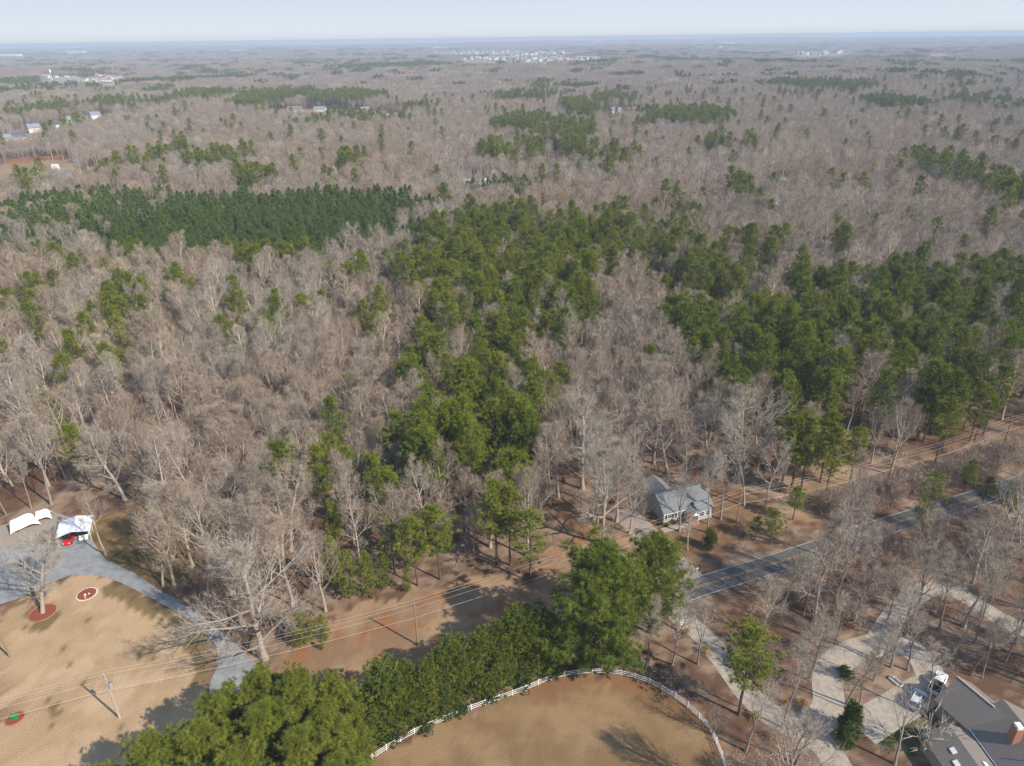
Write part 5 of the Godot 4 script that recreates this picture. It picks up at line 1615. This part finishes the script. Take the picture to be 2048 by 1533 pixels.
	for q in [[Vector3(68.9, 0, -141), 21.0, "second in its row"], [Vector3(74.1, 0, -138.8), 20.0, "with the longest bare trunk"], [Vector3(82, 0, -144.2), 17.0, "last and lowest in its row"], [Vector3(76, 0, -146.5), 20.0, "set back behind its row"], [Vector3(68.2, 0, -144.6), 21.0, "close behind the second one"], [Vector3(64.7, 0, -142.5), 21.0, "nearest the domed oaks"]]:
		spot("loblolly", int(q[1] * 3), q[0], q[1], 1.1, "tall pine lining the cleared power line strip, " + q[2], "pines lining the cleared strip")
	spot("loblolly", 3, Vector3(108.3, 0, -153.8), 19.0, 1.1, "full pine standing beyond the cleared power line strip")
	for q in [[Vector3(55.7, 0, -122.9), 9.0, "before the grey house lawn"], [Vector3(63.8, 0, -131.6), 9.0, "at the near end of the cleared strip"], [Vector3(108.9, 0, -141.5), 9.0, "on the far verge"], [Vector3(108.4, 0, -134.5), 9.0, "on the near verge"], [Vector3(110.6, 0, -128.8), 11.0, "near the frame edge"], [Vector3(53, 0, -124.7), 6.0, "lowest of all"]]:
		spot("loblolly", int(q[1]), q[0], q[1], 1.5, "small bushy pine along the two lane road, " + q[2], "small pines along the road")
	# the evergreen row by the road
	var row := [[Vector3(-20.8, 0, -79.3), 13.0, 1.25, "broad glossy evergreen with a yellowed top that ends the hedge row"], [Vector3(-15.2, 0, -81.0), 11.8, 1.1, "second glossy evergreen of the hedge row from its pine end"], [Vector3(-10.2, 0, -84.6), 12.6, 1.15, "third evergreen of the hedge row, with a rounded top"], [Vector3(-5.2, 0, -86.0), 12.4, 1.15, "dull green evergreen in the middle of the hedge row"], [Vector3(-17.9, 0, -80.6), 11.5, 1.0, "slim evergreen filling the gap after the yellowed one"], [Vector3(-12.7, 0, -83.2), 11.8, 1.0, "slim evergreen between the second and third of the hedge row"], [Vector3(-2.4, 0, -88.4), 12.2, 1.0, "slim evergreen before the tallest pointed one"], [Vector3(-24.3, 0, -77.2), 10.5, 1.05, "low evergreen linking the hedge row to the corner grove"], [Vector3(0.8, 0, -90.2), 13.6, 1.1, "tallest pointed evergreen of the hedge row"], [Vector3(5.0, 0, -90.8), 13.5, 1.1, "evergreen of the hedge row next to the biggest pine"]]
	for k in row.size():
		spot("evergreen", k, row[k][0], row[k][1], row[k][2], row[k][3])
	spot("cedar", 0, Vector3(-12.0, 0, -80.8), 5.5, 1.6, "low green bush between the hedge row and the white fence")
	spot("cedar", 1, Vector3(7.5, 0, -88.8), 5.0, 1.7, "low dark bush by the fence under the biggest pine")
	for q in [[Vector3(-23.5, 0, -74.0), "next to the corner grove"], [Vector3(-19.5, 0, -76.2), "before the first hedge evergreen"], [Vector3(-15.0, 0, -78.6), "before the second hedge evergreen"], [Vector3(-9.0, 0, -81.4), "before the third hedge evergreen"], [Vector3(-4.5, 0, -83.6), "before the dull green evergreen"], [Vector3(1.0, 0, -86.4), "before the tallest hedge evergreen"]]:
		spot("shrub", 0, q[0], 2.6, 1.4, "rough green scrub by the white fence " + q[1], "scrub along the white fence")
	# the pine grove in the corner
	var grove := [[Vector3(-37.0, 0, -73.6), 18.0, "pine at the driveway side tip of the corner grove"], [Vector3(-42.0, 0, -70.4), 17.0, "pine of the corner grove overhanging the driveway mouth"], [Vector3(-31.0, 0, -71.8), 19.0, "tallest yellow green pine along the road edge of the corner grove"], [Vector3(-27.2, 0, -73.6), 16.0, "pine of the corner grove nearest the evergreen hedge row"], [Vector3(-26.5, 0, -68.2), 16.5, "pine of the corner grove beside the white fence"], [Vector3(-48.6, 0, -63.8), 17.0, "pine of the corner grove nearest the transformer pole"], [Vector3(-35.0, 0, -67.0), 18.5, "broad pine in the very middle of the corner grove"], [Vector3(-42.0, 0, -64.5), 18.0, "pine of the corner grove with a gap showing its trunk"], [Vector3(-29.0, 0, -63.5), 18.0, "broad pine filling the fence side of the corner grove"], [Vector3(-36.5, 0, -60.5), 18.0, "pine cut by the bottom edge in the middle of the grove"], [Vector3(-47.0, 0, -58.0), 17.5, "pine cut by the bottom edge toward the lawn shadow"], [Vector3(-54.0, 0, -60.5), 15.0, "outermost lawn side pine of the corner grove"], [Vector3(-24.0, 0, -62.0), 15.0, "pine cut by the bottom edge beside the fence"], [Vector3(-23.6, 0, -70.6), 9.0, "small pine tucked between the corner grove and the fence"]]
	for k in grove.size():
		spot("large_pine", k, grove[k][0], grove[k][1], 0.95, grove[k][2])
	# pines that stand out of the bare wood
	var lone := [[Vector3(-136.8, 0, -236.3), "clump pine nearest the eye in the wide bare wood"], [Vector3(-139.4, 0, -245.3), "clump pine behind its twin in the wide bare wood"], [Vector3(-136.6, 0, -229.8), "low clump pine at the end of its group"], [Vector3(-98.5, 0, -239.9), "pine alone between two tall bare crowns"], [Vector3(-126.3, 0, -261.9), "pine near the dark pine stand"], [Vector3(-127.3, 0, -253.1), "pine beside the pine near the dark stand"], [Vector3(-90.8, 0, -213.1), "small pine in the middle of the wide bare wood"], [Vector3(-77.8, 0, -212.7), "bright pine in the middle of the wide bare wood"], [Vector3(-84.2, 0, -243.1), "first of three pines in a row in the wide bare wood"], [Vector3(-76, 0, -242.8), "second of three pines in a row in the wide bare wood"], [Vector3(-68.2, 0, -244.1), "third of three pines in a row in the wide bare wood"], [Vector3(-64.2, 0, -273.8), "pine just short of the big pine grove"], [Vector3(-44.1, 0, -224), "yellow green pine near the big pine grove"], [Vector3(-44.5, 0, -175), "round bright pine alone in the near bare wood"], [Vector3(-117.2, 0, -188.1), "round green pine alone in the near bare wood"], [Vector3(-127.8, 0, -184), "dull green pine in the near bare wood"], [Vector3(-120.1, 0, -163.4), "yellow pine above the white canopies"], [Vector3(-106, 0, -148.4), "small yellow pine above the carport"], [Vector3(-177, 0, -249.5), "pine at the edge of the wide bare wood"], [Vector3(-164.7, 0, -228.4), "wide pine at the edge of the wide bare wood"], [Vector3(-43, 0, -133.5), "small pine at the verge side of the near wood"], [Vector3(-37.9, 0, -136.3), "yellow green pine near the dense pine block"], [Vector3(-30.9, 0, -132.1), "pine beside the dense pine block"], [Vector3(-28.1, 0, -181.9), "yellow topped pine at the foot of the big grove"], [Vector3(-41.9, 0, -138.7), "thin pine between two bare crowns near the pine block"]]
	for k in lone.size():
		var t := spot("loblolly", k, lone[k][0], [20.0, 18.0, 19.0, 21.0][k % 4], 1.05, lone[k][1])
		t.get_node("crown").material_override = M["needles%d" % [1, 2, 1][k % 3]]
	# thin wood round the loop driveway
	var g := [Vector3(30.5, 0, -98.4), Vector3(58.1, 0, -94.7), Vector3(61.3, 0, -86.5), Vector3(54.6, 0, -81.9), Vector3(55.7, 0, -80.3), Vector3(50.4, 0, -86.7), Vector3(35.5, 0, -73.5), Vector3(69.4, 0, -99), Vector3(78.5, 0, -97.5), Vector3(78.3, 0, -92.1), Vector3(83.5, 0, -94.5), Vector3(78.5, 0, -87.4), Vector3(80.1, 0, -86.7), Vector3(65.7, 0, -89.3), Vector3(68.2, 0, -88.6), Vector3(63.1, 0, -109.9), Vector3(86.2, 0, -90.1), Vector3(42.4, 0, -71.2), Vector3(42.5, 0, -77.6), Vector3(18.9, 0, -90.7), Vector3(22.7, 0, -89.5), Vector3(27.7, 0, -90.5), Vector3(32.1, 0, -90.5), Vector3(76.3, 0, -101.7), Vector3(87.8, 0, -100.2), Vector3(90.5, 0, -94.1), Vector3(67.7, 0, -105.9), Vector3(50.7, 0, -102.2), Vector3(52.7, 0, -97.1), Vector3(66.6, 0, -79.7), Vector3(57.4, 0, -71)]
	var fs := ["tall", "forked", "slender", "slender", "slender", "tall", "forked", "vase"]
	var lo := ["between the biggest pine and the white gate", "on the leaf litter outside the loop driveway", "in the middle of the loop island", "on the loop island beside the round bush", "on the loop island near the bright evergreens", "outside the loop driveway near the lone pine", "cut by the bottom edge near the yellow bushes", "at the fork of the link driveway", "beside the top bend of the link driveway", "inside the bend of the link driveway", "near the frame edge inside the link driveway", "behind the white pickup truck", "between the pickup truck and the roof", "on the loop island near the planter", "on the loop island close to the pickup truck", "beside the road below the cleared strip", "at the frame edge behind the roof", "by the fence end near the bottom edge", "beside the white fence near the lone pine", "under the biggest pine by the fence top", "at the fence top beside the biggest pine", "near the fence bend", "at the fence bend beside the driveway", "on the outer side of the link driveway", "near the road end of the link driveway", "at the frame edge near the link driveway", "between the road and the loop driveway", "below the road near the white gate", "near the small clay patch", "beside the garage roof", "before the low wing roof"]
	for k in g.size():
		var f: String = fs[k % 8]
		var t := spot(f, k, g[k], [16.0, 15.0, 13.0, 17.0, 14.0][k % 5], 0.95, {"tall": "tall", "forked": "forked", "slender": "slender", "vase": "fan limbed"}[f] + " leafless tree " + lo[k])
		t.get_node("trunk").material_override = M.bark_dark if k % 3 else M.bark
	spot("twiggy", 0, Vector3(63.2, 0, -73.4), 7.0, 1.3, "pale many stemmed bush before the low wing of the brown roofed house")
	spot("shrub", 0, Vector3(56.8, 0, -87.7), 2.4, 1.25, "rounded dark green bush inside the loop driveway")
	for q in [[Vector3(31.7, 0, -97.7), 1.7, "at the white gate"], [Vector3(34, 0, -92.9), 2.0, "a little way in from the white gate"], [Vector3(38.6, 0, -79.3), 1.8, "near the lone pine"], [Vector3(40, 0, -75.7), 2.0, "closest to the bottom edge"], [Vector3(47.4, 0, -81.7), 1.8, "outside the loop"], [Vector3(44.6, 0, -82.1), 1.2, "lowest of them outside the loop"], [Vector3(76.3, 0, -100.7), 1.5, "at the link driveway bend"]]:
		spot("forsythia", 0, q[0], q[1], 1.0, "yellow flowering bush beside the concrete driveway, " + q[2], "yellow bushes beside the concrete driveway")
	for q in [[Vector3(52.8, 0, -76.2), 7.0, "taller"], [Vector3(51.1, 0, -74), 5.0, "lower"]]:
		spot("cedar", 0, q[0], q[1], 1.3, q[2] + " bright green bushy evergreen beside the parking apron", "evergreens beside the parking apron")

func far_places() -> void:
	var k := 0
	for q in [Vector3(-553.6, 0, -819.6), Vector3(-548, 0, -835.5), Vector3(-582.7, 0, -921.5), Vector3(-576.8, 0, -951.9), Vector3(-592.1, 0, -1016.1), Vector3(-594.2, 0, -1047.4), Vector3(-590.3, 0, -1079.9)]:
		far_house("suburban_house", ["white house with grey roof at the near end of the row beyond the ball field", "white house second in the row beyond the ball field", "grey walled house in the middle of the row beyond the ball field", "white sided house with twin gables in the row beyond the ball field", "grey roofed house half hidden by pines in the far row", "pale house behind the pines in the far row", "white house at the far end of the row beyond the ball field"][k], Vector3(q.x, height(q.x, q.z), q.z), 0.7, 13, 11, 6.0, 10.0, [M.white_trim, M.pale_grey, M.cream][k % 3], [M.slate_roof, M.dark_roof][k % 2])
		k += 1
	k = 0
	var named := [
		[Vector3(-335, 0, -1189.4), 22.0, 10.0, "brown brick house with tan roof among pines"], [Vector3(-294.4, 0, -1183.7), 18.0, 9.0, "long cream house beside the brown brick house"], [Vector3(-220.6, 0, -1173.3), 14.0, 10.0, "white two storey house with dark roof in a far field"], [Vector3(-240.8, 0, -1120.6), 17.0, 6.0, "long white shed left of the white two storey house"], [Vector3(-199, 0, -1064.5), 22.0, 5.0, "low pale barn in front of the white two storey house"], [Vector3(-174.2, 0, -1096.8), 6.0, 5.0, "small white shed at the end of the far field"], [Vector3(-339, 0, -1103.9), 8.0, 6.0, "small blue grey shed below the far pines"],
		[Vector3(159.4, 0, -1119.6), 14.0, 9.0, "white house glimpsed between far pines"], [Vector3(131.2, 0, -1063.3), 8.0, 6.0, "small cream house glimpsed beside far pines"], [Vector3(190.5, 0, -1115.2), 13.0, 8.0, "tan house among the far bare trees"], [Vector3(38.6, 0, -740.4), 6.0, 6.2, "white house front showing between pines in the middle wood"], [Vector3(45.4, 0, -616.5), 6.5, 6.0, "white roofed cabin in the middle wood"], [Vector3(198.9, 0, -535.4), 10.0, 6.5, "pale roofed cabin alone in the bare wood"], [Vector3(-22.2, 0, -547), 24.0, 3.0, "long low pale shed by the young pines"], [Vector3(-366.6, 0, -602.1), 8.0, 6.2, "blue roofed shelter on the playground"], [Vector3(-353, 0, -553.9), 12.0, 5.0, "low white building by the playground lawn"], [Vector3(-397.9, 0, -643.8), 5.0, 3.0, "white trailer parked beside the ball field"],
	]
	for q in named:
		var w: Material = M.white_trim
		var r: Material = M.slate_roof
		if k in [0, 9]:
			w = M.tan_siding
			r = M.brown_shingle
		elif k in [1, 8]:
			w = M.cream
		elif k == 14:
			w = M.pale_grey
			r = M.blue_canvas
		elif k in [3, 4, 5, 11, 13, 15, 16]:
			r = M.pale_grey
		elif k == 12:
			w = M.brick
		elif k == 6:
			w = M.pale_grey
		var low: bool = q[2] < 7.0
		var p: Vector3 = q[0]
		far_house("far_house" if not low else "far_shed", q[3], Vector3(p.x, height(p.x, p.z), p.z), [0.1, 0.0, 0.15, 0.05][k % 4], q[1], q[2] if q[1] < 5.5 else maxf(q[2], 6.0), 2.0 if q[1] < 5.5 else 3.0 if low else 5.5, 4.6 if low else 8.5, w, r)
		k += 1
	# the estates near the horizon: one house of each colour, then copies
	var protos: Array = []
	for c in 3:
		var q := Vector3(-162, 0, -3573.9)
		protos.append(far_house("estate_house", "tiny pale house in the distant estate below the horizon", Vector3(q.x - 40 * c, height(q.x - 40 * c, q.z), q.z), 0.4, 22, 17, 8.0, 13.0, [M.pale_grey, M.cream, M.tan_siding][c], [M.slate_roof, M.dark_roof, M.tan_siding][c], "houses of the distant estate"))
	var est := [[-36, -3609, 139, 228, 34, "distant estate"], [144, -3468, 131, 280, 44, "distant estate"], [293, -3394, 105, 202, 36, "distant estate"], [164, -4690, 177, 192, 26, "estate behind the distant estate"], [-1205, -2324, 51, 254, 40, "new estate on cleared orange ground"], [-1370, -2404, 63, 137, 12, "new estate on cleared orange ground"], [-215, -6094, 359, 322, 30, "estate nearest the horizon"], [1759, -4393, 200, 224, 26, "line of far houses over the bare wood"], [1472, -5690, 180, 374, 16, "line of far houses over the bare wood"]]
	for e in est:
		for j in int(e[5 - 1]):
			var px: float = e[0] + e[2] * rng.randf_range(-0.95, 0.95)
			var pz: float = e[1] + e[3] * rng.randf_range(-0.8, 0.8)
			var s := 0.55 if e[1] > -2600 else 0.85 if e[1] > -4200 else 1.2
			var o := dup(protos[j % 3], "estate_house", Vector3(px, height(px, pz) + 3.0, pz), rng.randf_range(0, 3), "tiny pale house in the " + e[5], "houses of the " + e[5])
			o.scale = Vector3(s, s, s)
	# long white sheds and water towers on the skyline
	var sheds := [[Vector3(2522.4, 0, -10765.7), 420.0], [Vector3(2692.6, 0, -9606.3), 170.0], [Vector3(2943.7, 0, -9184.5), 150.0], [Vector3(-3785.2, 0, -5950.1), 150.0], [Vector3(-3676.1, 0, -6691.9), 120.0], [Vector3(-2262.5, 0, -6619), 110.0], [Vector3(1357.2, 0, -11849.4), 170.0], [Vector3(-665.6, 0, -7718.4), 130.0], [Vector3(-664.7, 0, -16589.8), 140.0]]
	var names := ["longest white warehouse under the horizon", "white warehouse beside the longest one", "short white warehouse past the longest one", "white shed by the edge of the far plain", "pale shed line on the far plain", "white sheds before the hazy ridge", "white plant buildings under the water tower", "pale store roof on the far plain", "thin white roof close under the horizon"]
	for j in sheds.size():
		var q: Vector3 = sheds[j][0]
		var o := thing("warehouse", names[j], "warehouse", Vector3(q.x, height(q.x, q.z), q.z), 0.0)
		mb_shed(o, sheds[j][1])
	var tw := [Vector3(1704, 0, -14886), Vector3(2174.8, 0, -13842.2), Vector3(4370.1, 0, -8975.2), Vector3(-1404.6, 0, -11730.8), Vector3(-1327.2, 0, -2249.4)]
	var tn := ["white water tower above the white plant buildings", "faint white water tower on the horizon", "lone white water tower standing up from the far ridge", "reddish tower on the hazy horizon", "tall white water tower beside the new estate"]
	for j in 5:
		var q: Vector3 = tw[j]
		var o := thing("water_tower", tn[j], "water tower", Vector3(q.x, height(q.x, q.z), q.z))
		var h := 60.0 if j < 4 else 34.0
		var w := 3.0 if j < 4 else 0.8
		var m := Mb.new()
		m.tube(PackedVector3Array([Vector3(0, 0, 0), Vector3(0, h * 0.75, 0)]), PackedFloat32Array([w, w * 0.7]), 8)
		obj("stem", m.mesh(), M.white_trim if j != 3 else M.brick, o)
		m = Mb.new()
		m.tube(PackedVector3Array([Vector3(0, h * 0.72, 0), Vector3(0, h * 0.8, 0), Vector3(0, h * 0.92, 0), Vector3(0, h, 0)]), PackedFloat32Array([w, w * 3.4, w * 3.2, 0.3]), 12)
		obj("tank", m.mesh(), M.white_trim if j != 3 else M.brick, o)

func mb_shed(o: Node3D, w: float) -> void:
	var m := Mb.new()
	m.box(Vector3(-w / 2, 0, -40), Vector3(w / 2, 24, 40))
	obj("wall", m.mesh(), M.white_trim, o)
	m = Mb.new()
	m.box(Vector3(-w / 2 - 1, 24, -41), Vector3(w / 2 + 1, 25, 41))
	obj("roof", m.mesh(), M.white_trim, o)
